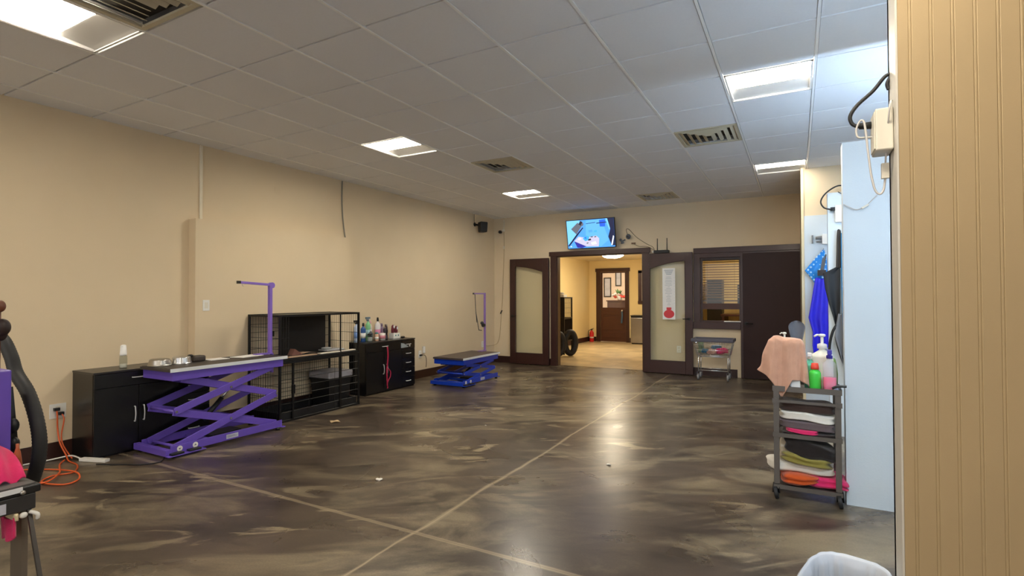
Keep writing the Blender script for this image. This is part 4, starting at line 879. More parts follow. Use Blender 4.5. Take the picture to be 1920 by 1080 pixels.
MB().box(-2.93, -2.80, 0.78, 0.8349, 0.7525, 0.770).box(-2.915, -2.818, 0.819, 0.8349, 0.66, 0.7524).build('table_clamp', PURPLE, gp)
MB().ball((-2.868, 0.86, 1.265), 0.026, 0.026, 0.034, 12).ball((-2.885, 0.86, 1.24), 0.022, 0.022, 0.03, 10).build('clamp_knob', mat('dark_brown_rubber', (44, 30, 28), 0.5), gp)
MB().ball((-2.892, 0.86, 1.348), 0.018, 0.018, 0.024, 10).cyl((-2.915, 0.86, 1.10), (-2.912, 0.86, 1.34), 0.010).build('top_tip', mat('brown_tip', (112, 66, 46), 0.5), gp)
MB().tube(spline([(-2.87, 0.83, 1.22), (-2.845, 0.825, 1.16), (-2.84, 0.825, 1.10), (-2.835, 0.825, 1.04), (-2.84, 0.825, 0.99), (-2.855, 0.825, 0.97)], 6), 0.012, 8).build('chain_strap', mat('grey_green_strap', (120, 126, 118), 0.5), gp)
MB().box(-2.852, -2.815, 0.822, 0.834, 1.05, 1.10).build('strap_buckle', WHITE, gp)
MB().bar((-2.925, 0.895, 1.02), (-2.89, 0.905, 0.75), 0.022, 0.03).ball((-2.882, 0.90, 0.87), 0.022, 0.02, 0.03, 8).ball((-2.875, 0.90, 0.80), 0.02, 0.02, 0.026, 8).build('side_lever', PLASTICB, gp)
gp.location.x += 0.118
tag(MB().lathe([(0, 0), (0.018, 0), (0.009, 0.08), (0.005, 0.095), (0.005, 0.11), (0, 0.11)], (-2.44, 0.808, zt + 0.0005), 14).build('orange_bottle', mat('bottle_rust', (166, 84, 46), 0.4)), 'rust orange bottle behind the pink towel at the left edge', 'bottle')
tw = thing('striped_towel', 'pink and cream towel heaped on the left foreground table', 'towel', (-2.52, 0.62, zt))
def heap(u, v):
    x = -2.80 + 0.455 * u; y = 0.60 + 0.20 * v
    h = 0.150 * (1 - u ** 4.5) * (0.62 + 0.38 * math.sin(v * PI))
    return (x, y, zt + 0.003 + h + 0.008 * math.sin(v * 26 + u * 8))
MB().sheet(lambda u, v: heap(u, 0.48 + 0.52 * v), 26, 26, 0.006, axis=(0, 0, 1)).build('pink_stripe', towel('hotpink', (226, 52, 110)), tw)
MB().sheet(lambda u, v: Vector(heap(u, 0.48 * v)) + Vector((0.004, 0, 0.0)), 26, 18, 0.006, axis=(0, 0, 1)).build('cream_stripe', towel('cream', (232, 214, 172)), tw)
hw = thing('hanging_cloth', 'pink cloth with a cream hem hanging under the left foreground table', 'cloth', (-2.34, 0.77, 0.56))
MB().sheet(lambda u, v: (-2.405 + 0.125 * u + 0.02 * v * (1 - u), 0.752 + 0.006 * math.sin(u * 11), zt - 0.106 - v * 0.085 * (1 - 0.25 * u) + 0.008 * math.sin(u * 9)), 14, 14, 0.006).build('pink_body', towel('hotpink', (226, 52, 110)), hw)
MB().sheet(lambda u, v: (-2.40 + 0.125 * u, 0.750, zt - 0.087 - v * 0.022), 12, 4, 0.008).build('cream_hem', towel('cream', (232, 214, 172)), hw)

# ------------------------------------------------------------------ on and around the back wall
# television on a tilting bracket
tv = thing('television', 'wall television above the doorway showing a bright blue camera picture', 'television', (-3.43, 9.44, 2.56))
tw_, th_ = 0.965, 0.555; tc_ = Vector((-3.435, 9.44, 2.565)); tilt = math.radians(11)
U = Vector((1, 0.0, 0)); V = Vector((0, -math.sin(tilt), math.cos(tilt))); Nn = Vector((0, -math.cos(tilt), -math.sin(tilt)))   # Nn faces the room
def tvp(u, v, d): return tc_ + U * (u - 0.5) * tw_ + V * (v - 0.5) * th_ + Nn * d
def tvbox(m, u0, u1, v0, v1, d0, d1, mi=0):
    q = [tvp(u, v, d) for d in (d0, d1) for u, v in ((u0, v0), (u1, v0), (u1, v1), (u0, v1))]
    return m.add(q, [(3, 2, 1, 0), (4, 5, 6, 7), (0, 1, 5, 4), (1, 2, 6, 5), (2, 3, 7, 6), (3, 0, 4, 7)], mi)
tvbox(MB(), 0, 1, 0, 1, -0.045, 0.0).build('casing', PLASTICB, tv, bevel=0.004)
TVE = {}
def E_(n, rgb, s=0.95): return emit('screen_' + n, rgb, s * 0.46)
scr = MB(); mats_s = [E_('blue', (78, 158, 255)), E_('paleblue', (122, 200, 255)), E_('taupe', (96, 100, 112)), E_('navy', (16, 24, 62)), E_('pinkwhite', (196, 190, 216)), E_('deepblue', (30, 92, 240)), E_('indigo', (42, 40, 150)), E_('dark', (26, 24, 44)), E_('white', (232, 240, 255)), E_('cyan', (64, 170, 250)), E_('midblue', (96, 176, 255))]
tvbox(scr, 0.015, 0.985, 0.025, 0.98, 0.0005, 0.001, 0)
lay = [0.0010]
def poly(pts, mi):
    lay[0] += 0.00012
    n = len(pts); q = [tvp(0.015 + 0.97 * u, 0.025 + 0.955 * v, lay[0]) for u, v in pts]
    scr.add(q, [tuple(range(n))], mi)
poly([(0, 1), (0.28, 1), (0.30, 0.90), (0.20, 0.45), (0.0, 0.12)], 1)
poly([(0.42, 0.98), (0.75, 0.99), (0.80, 0.7), (0.88, 0.25), (0.70, 0.02), (0.4, 0.45)], 10)
poly([(0.09, 0.70), (0.24, 0.92), (0.33, 0.80), (0.20, 0.50)], 2); poly([(0.26, 0.86), (0.30, 0.98), (0.35, 0.93), (0.31, 0.80)], 7); poly([(0.31, 0.82), (0.345, 0.93), (0.37, 0.86), (0.345, 0.78)], 2)
poly([(0.20, 0.50), (0.34, 0.74), (0.36, 0.72), (0.03, 0.08), (0.0, 0.10)], 3)
poly([(0.14, 0.26), (0.24, 0.42), (0.40, 0.36), (0.62, 0.42), (0.68, 0.32), (0.66, 0.03), (0.40, 0.05)], 4)
poly([(0.14, 0.26), (0.40, 0.05), (0.30, 0.0), (0.20, 0.02)], 6)
poly([(0.33, 0.34), (0.40, 0.44), (0.47, 0.40), (0.46, 0.28), (0.38, 0.24)], 9); poly([(0.36, 0.36), (0.40, 0.40), (0.41, 0.31)], 5)
poly([(0.44, 0.30), (0.50, 0.33), (0.51, 0.27), (0.45, 0.25)], 7); poly([(0.50, 0.40), (0.55, 0.41), (0.55, 0.37), (0.50, 0.36)], 2); poly([(0.58, 0.39), (0.62, 0.40), (0.62, 0.37), (0.58, 0.36)], 7)
poly([(0.22, 0.33), (0.28, 0.38), (0.30, 0.33), (0.25, 0.29)], 8); poly([(0.40, 0.17), (0.44, 0.20), (0.45, 0.17), (0.42, 0.14)], 2); poly([(0.50, 0.18), (0.60, 0.22), (0.62, 0.12), (0.52, 0.10)], 8)
poly([(0.58, 0.60), (0.64, 0.62), (0.64, 0.55), (0.58, 0.54)], 9); poly([(0.46, 0.62), (0.54, 0.64), (0.55, 0.56), (0.47, 0.54)], 0)
poly([(0.70, 0.96), (0.83, 0.97), (0.82, 0.72), (0.71, 0.73)], 5); poly([(0.42, 0.87), (0.62, 0.90), (0.62, 0.88), (0.42, 0.85)], 3); poly([(0.64, 0.87), (0.86, 0.89), (0.86, 0.86), (0.64, 0.84)], 3)
poly([(0.86, 1.0), (1.0, 1.0), (1.0, 0.04), (0.93, 0.04), (0.87, 0.36), (0.92, 0.62)], 3); poly([(0.92, 0.06), (0.95, 0.06), (0.99, 0.36), (0.97, 0.40)], 8); poly([(0.83, 1.0), (0.87, 1.0), (0.92, 0.64), (0.90, 0.60)], 1)
poly([(0.04, 0.06), (0.07, 0.10), (0.09, 0.05)], 8)
scr.build('screen', mats_s, tv)
MB().box(-3.50, -3.36, 9.50, BY - 0.001, 2.50, 2.64).bar((-3.43, 9.50, 2.57), (-3.43, 9.61, 2.57), 0.30, 0.20).build('wall_bracket', BLACKM, tv)
# bits beside the television
wb = thing('camera_bracket', 'small white swivel camera on the wall just right of the television', 'camera', (-2.78, BY, 2.48))
MB().cyl((-2.77, BY - 0.0005, 2.50), (-2.77, BY - 0.02, 2.50), 0.028).tube([(-2.77, BY - 0.02, 2.50), (-2.75, BY - 0.06, 2.49)], 0.01, 8).build('mount', IVORY, wb)
MB().ball((-2.735, BY - 0.075, 2.48), 0.045, 0.04, 0.05, 12).build('head', GREYP, wb); MB().cyl((-2.735, BY - 0.11, 2.475), (-2.735, BY - 0.122, 2.474), 0.02).build('lens', PLASTICB, wb)
cl = MB().tube(spline([(-2.90, BY - 0.03, 2.44), (-2.86, BY - 0.05, 2.40), (-2.84, BY - 0.05, 2.36)], 5), 0.022, 8).tube(spline([(-2.88, BY - 0.04, 2.36), (-2.84, BY - 0.05, 2.41), (-2.80, BY - 0.04, 2.43)], 5), 0.014, 8)
tag(cl.build('spring_clamp', GREYP), 'grey clamp between the television edge and the swivel camera', 'clamp')
tag(MB().tube(spline([(-2.77, BY - 0.01, 2.53), (-2.79, BY - 0.01, 2.62), (-2.74, BY - 0.012, 2.62), (-2.60, BY - 0.012, 2.47), (-2.42, BY - 0.012, 2.34), (-2.30, BY - 0.02, 2.27), (-2.26, BY - 0.05, 2.20)], 7), 0.0045, 6)
    .tube(spline([(-2.68, BY - 0.02, 2.37), (-2.55, BY - 0.03, 2.295), (-2.40, BY - 0.03, 2.285), (-2.28, BY - 0.04, 2.22)], 7), 0.0045, 6).build('camera_cable', mat('cable_brown', (112, 100, 82), 0.6)), 'thin cables running from the swivel camera to the router', 'cable')
tag(MB().box(-2.69, -2.62, BY - 0.035, BY - 0.001, 2.345, 2.37).build('cable_joint', mat('joint_brown', (122, 92, 70), 0.6)), 'small brown cable joint on the wall below the swivel camera', 'cable joint')
ro = thing('router', 'small black router with two upright antennas on top of the right open door', 'router', (-2.12, 9.53, 2.147))
MB().box(-2.26, -2.00, 9.48, 9.60, 2.147, 2.20).build('body', PLASTICB, ro, bevel=0.004)
for x in (-2.215, -2.045): MB().tube([(x, 9.585, 2.19), (x, 9.585, 2.42)], [0.0085, 0.006], 8).build('antenna', PLASTICB, ro)
MB().box(-2.285, -2.262, 9.49, 9.53, 2.16, 2.19).build('plug', WHITE, ro)
# corner loudspeaker and camera
sp_ = thing('wall_speaker', 'small black loudspeaker high on the left wall near the back corner', 'speaker', (-5.55, 8.86, 2.62))
m = MB(); a = math.radians(28); c_, s_ = math.cos(a), math.sin(a); P0 = Vector((-5.50, 8.88, 0))
def spk(u, d): return P0 + Vector((c_, -s_, 0)) * d + Vector((s_, c_, 0)) * u
q = []
for z, k in ((2.655, 0.9), (2.86, 1.0)):
    for u, d in ((-0.085, 0.10), (0.085, 0.10), (0.062, -0.07), (-0.062, -0.07)): q.append(spk(u * k, d * k) + Vector((0, 0, z)))
m.add(q, [(3, 2, 1, 0), (4, 5, 6, 7), (0, 1, 5, 4), (1, 2, 6, 5), (2, 3, 7, 6), (3, 0, 4, 7)]); m.build('cabinet', PLASTICB, sp_, bevel=0.02, seg=3)
q = [spk(u, 0.1035 if z > 2.75 else 0.0945) + Vector((0, 0, z)) for z in (2.675, 2.84) for u in (-0.065, 0.065)]
MB().add([q[0], q[1], q[3], q[2]], [(0, 1, 2, 3)]).build('grille', mat('grille_black', (30, 32, 34), 0.7, bump=0.4, bscale=500), sp_)
MB().tube([(-5.54, 8.86, 2.80), (LX + 0.001, 8.84, 2.82)], 0.018, 8).cyl((LX + 0.001, 8.84, 2.82), (LX + 0.01, 8.84, 2.82), 0.04).build('wall_mount', BLACKM, sp_)
tag(MB().tube(spline([(LX + 0.008, 8.82, 2.85), (LX + 0.006, 8.82, 2.95), (LX + 0.008, 8.82, 3.02)], 5), 0.004, 6).build('speaker_wire', mat('cable_brown', (112, 100, 82), 0.6)), 'thin wire from the corner loudspeaker up to the ceiling', 'wire')
sc_ = thing('security_camera', 'small black and white security camera on the back wall beside the corner', 'camera', (-5.46, BY, 2.74))
MB().ball((-5.475, BY - 0.05, 2.735), 0.035, 0.045, 0.033, 12, e=0.8).build('head', PLASTICB, sc_); MB().cyl((-5.42, BY - 0.001, 2.77), (-5.42, BY - 0.02, 2.77), 0.028).tube([(-5.42, BY - 0.02, 2.77), (-5.455, BY - 0.04, 2.74)], 0.009, 8).build('mount', IVORY, sc_)
MB().tube(spline([(-5.415, BY - 0.01, 2.78), (-5.40, BY - 0.012, 2.90), (-5.41, BY - 0.01, 2.99)], 5), 0.007, 6).build('antenna', IVORY, sc_)
sw = MB().tube(spline([(-5.41, BY - 0.008, 2.77), (-5.405, BY - 0.007, 2.5), (-5.412, BY - 0.007, 2.2), (-5.43, BY - 0.008, 1.8), (-5.45, BY - 0.010, 1.3), (-5.475, BY - 0.012, 1.0), (-5.51, BY - 0.012, 0.6), (-5.55, BY - 0.02, 0.43), (-5.60, BY - 0.05, 0.37), (-5.63, BY - 0.30, 0.36), (LX + 0.015, 9.18, 0.39)], 6), 0.0045, 6)
sw.box(-5.418, -5.398, BY - 0.02, BY - 0.001, 2.38, 2.44, 1).bar((-5.49, BY - 0.02, 1.02), (-5.455, BY - 0.02, 1.09), 0.018, 0.018, m=2)
tag(sw.build('hanging_cable', [mat('cord_tan2', (176, 152, 112), 0.7), IVORY, PLASTICB]), 'thin tan cord hanging down the back wall from the security camera', 'cord')
# paper chart on the right door's glass
ch = thing('paper_chart', 'long white paper chart with a red ornament shape, taped on the right door glass', 'poster', (-1.97, 9.52, 1.0))
X0, X1 = -2.115, -1.895; yc = 9.5225
MB().box(X0, X1, yc, yc + 0.0012, 0.965, 1.875).build('paper', PAPER, ch)
m = MB(); rr = random.Random(5)
for k in range(4): m.box(X0 + 0.03 + k * 0.012, X1 - 0.03 - k * 0.012, yc - 0.0006, yc - 0.0001, 1.832 - k * 0.024, 1.842 - k * 0.024)
for k in range(18):
    z = 1.715 - k * 0.029; w = 0.02 + 0.05 * rr.random(); m.box((X0 + X1) / 2 - w, (X0 + X1) / 2 + w * 0.8, yc - 0.0006, yc - 0.0001, z, z + 0.005)
for k in range(10): m.box(X1 - 0.022, X1 - 0.012, yc - 0.0006, yc - 0.0001, 1.25 + k * 0.05, 1.254 + k * 0.05)
m.build('text_lines', mat('pale_ink', (150, 160, 172), 0.8), ch)
xc = (X0 + X1) / 2 + 0.0; m = MB()
m.prism([(xc + 0.092 * math.cos(k * PI / 12), 1.062 + 0.075 * math.sin(k * PI / 12)) for k in range(24)], 'xz', yc - 0.0015, yc - 0.0003)
m.prism([(xc - 0.042, 1.135), (xc + 0.042, 1.135), (xc + 0.042, 1.178), (xc - 0.042, 1.178)], 'xz', yc - 0.0014, yc - 0.0003)
m.build('ornament_print', INKRED, ch)

# ------------------------------------------------------------------ wheeled laundry cart by the window
lc = thing('laundry_cart', 'chrome wire laundry cart with grey rim on wheels under the interior window', 'cart', (-1.23, 9.25, 0))
tx0, tx1, ty0, ty1 = -1.545, -0.915, 9.05, 9.45; bx0, bx1, by0, by1 = -1.47, -0.975, 9.10, 9.40
zt, zb = 0.655, 0.405
MB().box(tx0 - 0.012, tx1 + 0.012, ty0 - 0.012, ty0 + 0.02, zt - 0.03, zt + 0.025).box(tx0 - 0.012, tx1 + 0.012, ty1 - 0.02, ty1 + 0.012, zt - 0.03, zt + 0.025).box(tx0 - 0.012, tx0 + 0.02, ty0 + 0.02, ty1 - 0.02, zt - 0.03, zt + 0.025).box(tx1 - 0.02, tx1 + 0.012, ty0 + 0.02, ty1 - 0.02, zt - 0.03, zt + 0.025).build('rim_bumper', mat('rim_grey', (86, 84, 94), 0.5), lc, bevel=0.012)
m = MB(); r = 0.0035
def rect(k): return [(tx0 + (bx0 - tx0) * k, ty0 + (by0 - ty0) * k, zt + (zb - zt) * k), (tx1 + (bx1 - tx1) * k, ty0 + (by0 - ty0) * k, zt + (zb - zt) * k), (tx1 + (bx1 - tx1) * k, ty1 + (by1 - ty1) * k, zt + (zb - zt) * k), (tx0 + (bx0 - tx0) * k, ty1 + (by1 - ty1) * k, zt + (zb - zt) * k)]
for k in (0.05, 0.3, 0.65, 1.0): m.tube(rect(k), r * (1.6 if k == 1 else 1.2), 6, closed=True)
T, B = rect(0), rect(1)
for s in range(4):
    n = 16 if s % 2 == 0 else 9
    for k in range(n + 1):
        f = k / n; m.tube([Vector(T[s]).lerp(Vector(T[(s + 1) % 4]), f), Vector(B[s]).lerp(Vector(B[(s + 1) % 4]), f)], 0.0018, 4)
for k in range(17): m.tube([(bx0 + (bx1 - bx0) * k / 16, by0, zb), (bx0 + (bx1 - bx0) * k / 16, by1, zb)], 0.0018, 4)
m.build('wire_basket', CHROME, lc)
m = MB()
for x in (bx0 + 0.02, bx1 - 0.02):
    for y in (by0 + 0.02, by1 - 0.02): m.tube([(x, y, zb), (x, y, 0.13)], 0.009, 8)
m.tube([(bx0 + 0.02, by0 + 0.02, 0.16), (bx1 - 0.02, by0 + 0.02, 0.16), (bx1 - 0.02, by1 - 0.02, 0.16), (bx0 + 0.02, by1 - 0.02, 0.16)], 0.009, 8, closed=True)
m.tube([(bx0 + 0.02, by0 + 0.02, zb - 0.02), (bx1 - 0.02, by0 + 0.02, zb - 0.02), (bx1 - 0.02, by1 - 0.02, zb - 0.02), (bx0 + 0.02, by1 - 0.02, zb - 0.02)], 0.009, 8, closed=True)
m.build('frame', CHROME, lc)
for x in (bx0 + 0.02, bx1 - 0.02):
    for y in (by0 + 0.02, by1 - 0.02):
        w = MB().cyl((x - 0.014, y - 0.02, 0.05), (x + 0.014, y - 0.02, 0.05), 0.05, n=22).build('wheel', mat('wheel_grey', (134, 134, 134), 0.5), lc, bevel=0.006)
        MB().cyl((x - 0.018, y - 0.02, 0.05), (x + 0.018, y - 0.02, 0.05), 0.02, n=14).bar((x - 0.02, y - 0.02, 0.05), (x - 0.018, y, 0.13), 0.004, 0.03).bar((x + 0.02, y - 0.02, 0.05), (x + 0.018, y, 0.13), 0.004, 0.03).build('caster_fork', GREYP, w)
def lump(nm, label, c, r, m, nz, seed, cat='cloth', group=None, e=0.8, nsc=14):
    return tag(MB().ball(c, *r, n=14, e=e, nz=nz, nsc=nsc, seed=seed).build(nm, m), label, cat, group)
lump('crumpled_cloth', 'crumpled teal blue cloth in the laundry cart, left of the pink ones', (-1.36, 9.23, 0.465), (0.055, 0.06, 0.04), towel('teal', (44, 116, 150)), 0.03, 2, group='cloths in the laundry cart')
lump('crumpled_cloth', 'crumpled beige and pink cloth in the middle of the laundry cart', (-1.24, 9.22, 0.462), (0.08, 0.08, 0.042), towel('beigepink', (206, 160, 142)), 0.04, 5, group='cloths in the laundry cart')
lump('crumpled_cloth', 'hot pink cloth at the right of the laundry cart', (-1.10, 9.21, 0.475), (0.095, 0.08, 0.045), towel('hotpink', (226, 52, 110)), 0.05, 7, group='cloths in the laundry cart')
lump('crumpled_cloth', 'sage green cloth at the left inside the laundry cart', (-1.44, 9.33, 0.53), (0.05, 0.06, 0.105), towel('sage', (132, 150, 118)), 0.03, 9, group='cloths in the laundry cart')
lump('crumpled_cloth', 'dusty blue cloth at the back of the laundry cart, behind the beige one', (-1.21, 9.33, 0.49), (0.09, 0.05, 0.07), towel('dustblue', (92, 126, 150)), 0.03, 11, group='cloths in the laundry cart')

# ------------------------------------------------------------------ next room: crates, hoses, extinguisher, refrigerator
wc = thing('wire_kennel', 'tall black wire kennel behind the doorway, left side', 'dog crate', (-4.9, 11.9, 0))
x0, x1, y0, y1 = -5.50, -4.845, 11.50, 12.02; f = MB(); t = 0.03
for x in (x0, x1 - t):
    for y in (y0, y1 - t): f.box(x, x + t, y, y + t, 0.0, 1.36)
for z in (0.30, 0.84, 1.33):
    for y in (y0, y1 - t): f.box(x0 + t, x1 - t, y + 0.001, y + t - 0.001, z, z + t)
    for x in (x0, x1 - t): f.box(x + 0.001, x + t - 0.001, y0 + t, y1 - t, z, z + t)
f.build('frame', BLACKM, wc)
m = MB(); wires(m, (x0 + t, y0 + 0.01, 0.86), (x1 - x0 - 2 * t, 0, 0), (0, 0, 0.48), 20, 4, 0.003); m.build('front_panel', BLACKM, wc)
m = MB(); wires(m, (x1 - 0.012, y0 + t, 0.86), (0, y1 - y0 - 2 * t, 0), (0, 0, 0.48), 16, 4, 0.003); m.build('side_panel', BLACKM, wc)
m = MB(); wires(m, (x0 + t, y0 + 0.01, 0.05), (x1 - x0 - 2 * t, 0, 0), (0, 0, 0.26), 20, 2, 0.003); m.build('lower_panel', BLACKM, wc)
MB().box(x0 + t, x1 - 0.03, y0 + 0.06, y0 + 0.07, 0.87, 1.33).build('solid_board', mat('black_board', (26, 22, 21), 0.5), wc)
MB().box(x0 + t, x1 - t, y0 + t, y1 - t, 0.832, 0.845).build('shelf', BLACKM, wc)
MB().box(x0 + t, x1 - t, y1 - 0.04, y1 - 0.03, 0.33, 0.84).build('back_board', mat('black_board', (26, 22, 21), 0.5), wc)
for k, (xx, yy, R_) in enumerate(((-4.79, 11.02, 0.19), (-4.615, 11.30, 0.20))):
    m = MB(); n = 40; pts = []
    for i in range(n):
        a_ = 2 * PI * i / n; pts.append((xx + R_ * 0.45 * math.cos(a_), yy + R_ * 0.45 * math.cos(a_), R_ * 1.2 + 0.072 + R_ * 1.2 * math.sin(a_)))
    m.tube(pts, [0.068 + 0.003 * (i % 2) for i in range(n)], 12, closed=True)
    tag(m.build('coiled_hose', RUBBER), ('thick black hose loop just inside the doorway, nearer one by the jamb', 'thick black hose loop just inside the doorway, larger one in front of the kennel')[k], 'hose', 'black hose loops in the next room')
tag(MB().box(-5.12, -4.90, 11.60, 11.80, 1.361, 1.42).ball((-4.97, 11.65, 1.45), 0.07, 0.06, 0.03, 10, nz=0.02).build('white_cloth', WHITE), 'white crumpled cloth on top of the wire kennel', 'cloth')
tag(MB().tube(spline([(LX + 0.012, 12.6, 2.44), (LX + 0.012, 12.6, 1.9), (LX + 0.02, 12.55, 1.5), (LX + 0.05, 12.4, 1.2)], 6), 0.014, 6).build('wall_cable', mat('cable_grey', (126, 122, 110))), 'grey cable running down the yellow wall left inside the doorway', 'cable')
ex = thing('fire_extinguisher', 'red fire extinguisher standing in the corner beside the half-glass door', 'fire extinguisher', (-5.50, 15.18, 0))
MB().lathe([(0.06, 0), (0.065, 0.02), (0.065, 0.27), (0.05, 0.31), (0.025, 0.33), (0.025, 0.35)], (-5.50, 15.18, 0.0), 24).build('cylinder', mat('fire_red', (196, 24, 30), 0.3), ex)
MB().lathe([(0.0655, 0.11), (0.0655, 0.15)], (-5.50, 15.18, 0), 24).build('label', mat('label_pale', (214, 200, 190), 0.6), ex)
MB().box(-5.525, -5.475, 15.16, 15.20, 0.35, 0.385).bar((-5.50, 15.18, 0.385), (-5.42, 15.15, 0.41), 0.016, 0.012).bar((-5.50, 15.18, 0.37), (-5.43, 15.15, 0.365), 0.016, 0.01).build('valve_handle', PLASTICB, ex)
MB().tube(spline([(-5.525, 15.17, 0.365), (-5.585, 15.15, 0.33), (-5.585, 15.14, 0.22), (-5.572, 15.14, 0.12)], 6), 0.010, 8).build('hose', PLASTICB, ex)
fr = thing('refrigerator', 'small stainless steel refrigerator against the yellow back wall of the next room', 'refrigerator', (-4.0, 15.15, 0))
MB().box(-4.235, -3.70, 14.98, 15.37, 0.03, 0.80).build('body', PLASTICB, fr); MB().box(-4.235, -3.70, 14.945, 14.979, 0.035, 0.755).build('door', STEEL, fr, bevel=0.008)
MB().box(-4.24, -3.695, 14.94, 15.37, 0.801, 0.825).build('top', PLASTICB, fr)
MB().box(-4.22, -3.72, 15.0, 15.36, 0, 0.03).build('plinth', PLASTICB, fr)
plate('wall_outlet', 'small bright outlet on the yellow left wall of the next room', 'L', 13.9, 0.78, 0.07, 0.07)

# ------------------------------------------------------------------ wash stalls: cool light bars, junction boxes, cords
STALL = emit('stall_tube', (190, 222, 255), STALL_L)
def light_bar(y, label, k=1.0, added_hood=False, x0=0.42, x1=1.75, z=2.05):
    c = thing('stall_light', label, 'light bar', ((x0 + x1) / 2, y, z), 'light bars in the wash stalls')
    MB().box(x0, x1, y + 0.0005, y + 0.04, z - 0.03, z + 0.03).build('housing', WHITE, c)
    MB().cyl((x0 + 0.02, y + 0.06, z), (x1 - 0.02, y + 0.06, z), 0.02, n=12).build('tube', STALL if k == 1 else emit('stall_tube_dim', (190, 222, 255), STALL_L * k), c)
    if added_hood: MB().box(x0 - 0.01, x1 + 0.01, y + 0.0005, y + 0.13, z + 0.031, z + 0.037).build('added_hood', WHITE, c)  # unseen hood added to keep this bar's light off the wall above
    MB().box(x0, x0 + 0.02, y + 0.04, y + 0.08, z - 0.025, z + 0.025).box(x1 - 0.02, x1, y + 0.04, y + 0.08, z - 0.025, z + 0.025).build('end_cap', WHITE, c)
light_bar(YA + 0.148, 'white light bar on the hidden face of the beadboard partition')
light_bar(4.2405, 'white light bar on the hidden face of the nearest white partition')
light_bar(6.2005, 'white light bar on the hidden face of the farther white partition', 0.5, True)
def jbox(label, x0, x1, y0, y1, z0, z1, m=IVORY):
    c = thing('junction_box', label, 'junction box', ((x0 + x1) / 2, (y0 + y1) / 2, z0), 'junction boxes on the stall ends')
    MB().box(x0, x1, y0, y1, z0, z1).build('box', m, c, bevel=0.004)
    MB().box(x0 - 0.003, x0 - 0.0003, y0 + 0.006, y1 - 0.006, z0 + 0.008, z1 - 0.008).build('lid', m, c)
    return c
b1 = jbox('large ivory junction box on the edge of the beadboard partition', 0.217, XA - 0.007, 1.955, 2.055, 1.828, 1.958)
tag(MB().tube(spline([(XA - 0.008, 2.03, 2.035), (0.258, 2.03, 2.055), (0.268, 2.03, 2.08), (0.252, 2.03, 2.078), (0.22, 2.03, 2.038), (0.178, 2.03, 2.0), (0.158, 2.03, 1.968), (0.162, 2.03, 1.942), (0.178, 2.03, 1.930), (0.192, 2.03, 1.928)], 7), 0.0058, 8).cyl((0.182, 2.03, 1.930), (0.216, 2.03, 1.928), 0.010, 0.012).build('black_cable', RUBBER), 'thick black cord arching from the beadboard edge into the large ivory junction box', 'cord')
sw2 = MB().tube(spline([(0.2165, 2.012, 1.885), (0.195, 2.01, 1.886), (0.176, 2.01, 1.890), (0.172, 2.01, 1.915), (0.182, 2.008, 1.94), (0.192, 2.005, 1.936), (0.197, 2.005, 1.90), (0.203, 2.005, 1.83), (0.210, 2.003, 1.76), (0.219, 2.003, 1.715), (0.231, 2.003, 1.70), (0.241, 2.003, 1.712), (0.246, 2.003, 1.748)], 7), 0.0032, 6)
sw2.box(0.236, 0.256, 1.994, 2.012, 1.748, 1.795, 1); sw2.tube(spline([(0.247, 2.003, 1.795), (0.249, 1.992, 1.85), (0.250, 1.945, 1.93), (0.254, 1.945, 1.965), (XA - 0.008, 1.985, 1.985)], 6), 0.0028, 6)
tag(sw2.build('pull_cord_switch', [mat('cord_white', (206, 202, 198), 0.5), IVORY]), 'white cord loop with a small inline switch hanging below the large junction box', 'cord')
tag(MB().tube(spline([(0.46, 4.10, 2.03), (0.42, 4.10, 1.985), (0.385, 4.10, 1.955), (0.345, 4.10, 1.945), (0.305, 4.10, 1.965), (0.275, 4.10, 1.985)], 6), 0.003, 6).bar((0.375, 4.10, 1.95), (0.412, 4.10, 1.972), 0.016, 0.012, m=1).build('thin_white_cord', [mat('cord_white', (206, 202, 198)), IVORY]), 'thin white cord with a coupler draped across the nearest white partition', 'cord')
jbox('pale junction box between the two white partitions, above the black apron', 0.335, 0.425, 6.03, 6.079, 2.10, 2.27, WHITE)
tag(MB().tube(spline([(0.43, 6.04, 2.45), (0.36, 6.03, 2.455), (0.29, 6.03, 2.42), (0.235, 6.03, 2.365), (0.213, 6.03, 2.305), (0.24, 6.03, 2.25), (0.29, 6.03, 2.23), (0.31, 6.035, 2.23)], 7), 0.007, 8).box(0.295, 0.334, 6.035, 6.065, 2.215, 2.25).build('black_cable', RUBBER), 'black cord looping into the pale junction box above the black apron', 'cord')
tag(MB().tube(spline([(0.36, 6.05, 2.40), (0.40, 6.04, 2.37), (0.45, 6.05, 2.36), (0.46, 6.06, 2.40), (0.40, 6.06, 2.43)], 7), 0.004, 6).build('coiled_wire', PLASTICB), 'small coil of dark wire above the pale junction box', 'wire')
jbox('small white junction box on the far white wall panel, above the blue cape', 0.285, 0.345, 7.70, 7.7595, 2.03, 2.16, WHITE)
m = MB().cyl((0.21, 7.73, 2.115), (0.284, 7.73, 2.115), 0.018, 0.024).cyl((0.22, 7.73, 2.07), (0.284, 7.73, 2.07), 0.010, 0.014).box(0.168, 0.186, 7.71, 7.7595, 2.05, 2.15)
tag(m.build('plug_pair', mat('plug_grey', (122, 124, 126), 0.5)), 'grey plugs going into the small white box on the far panel', 'plug')

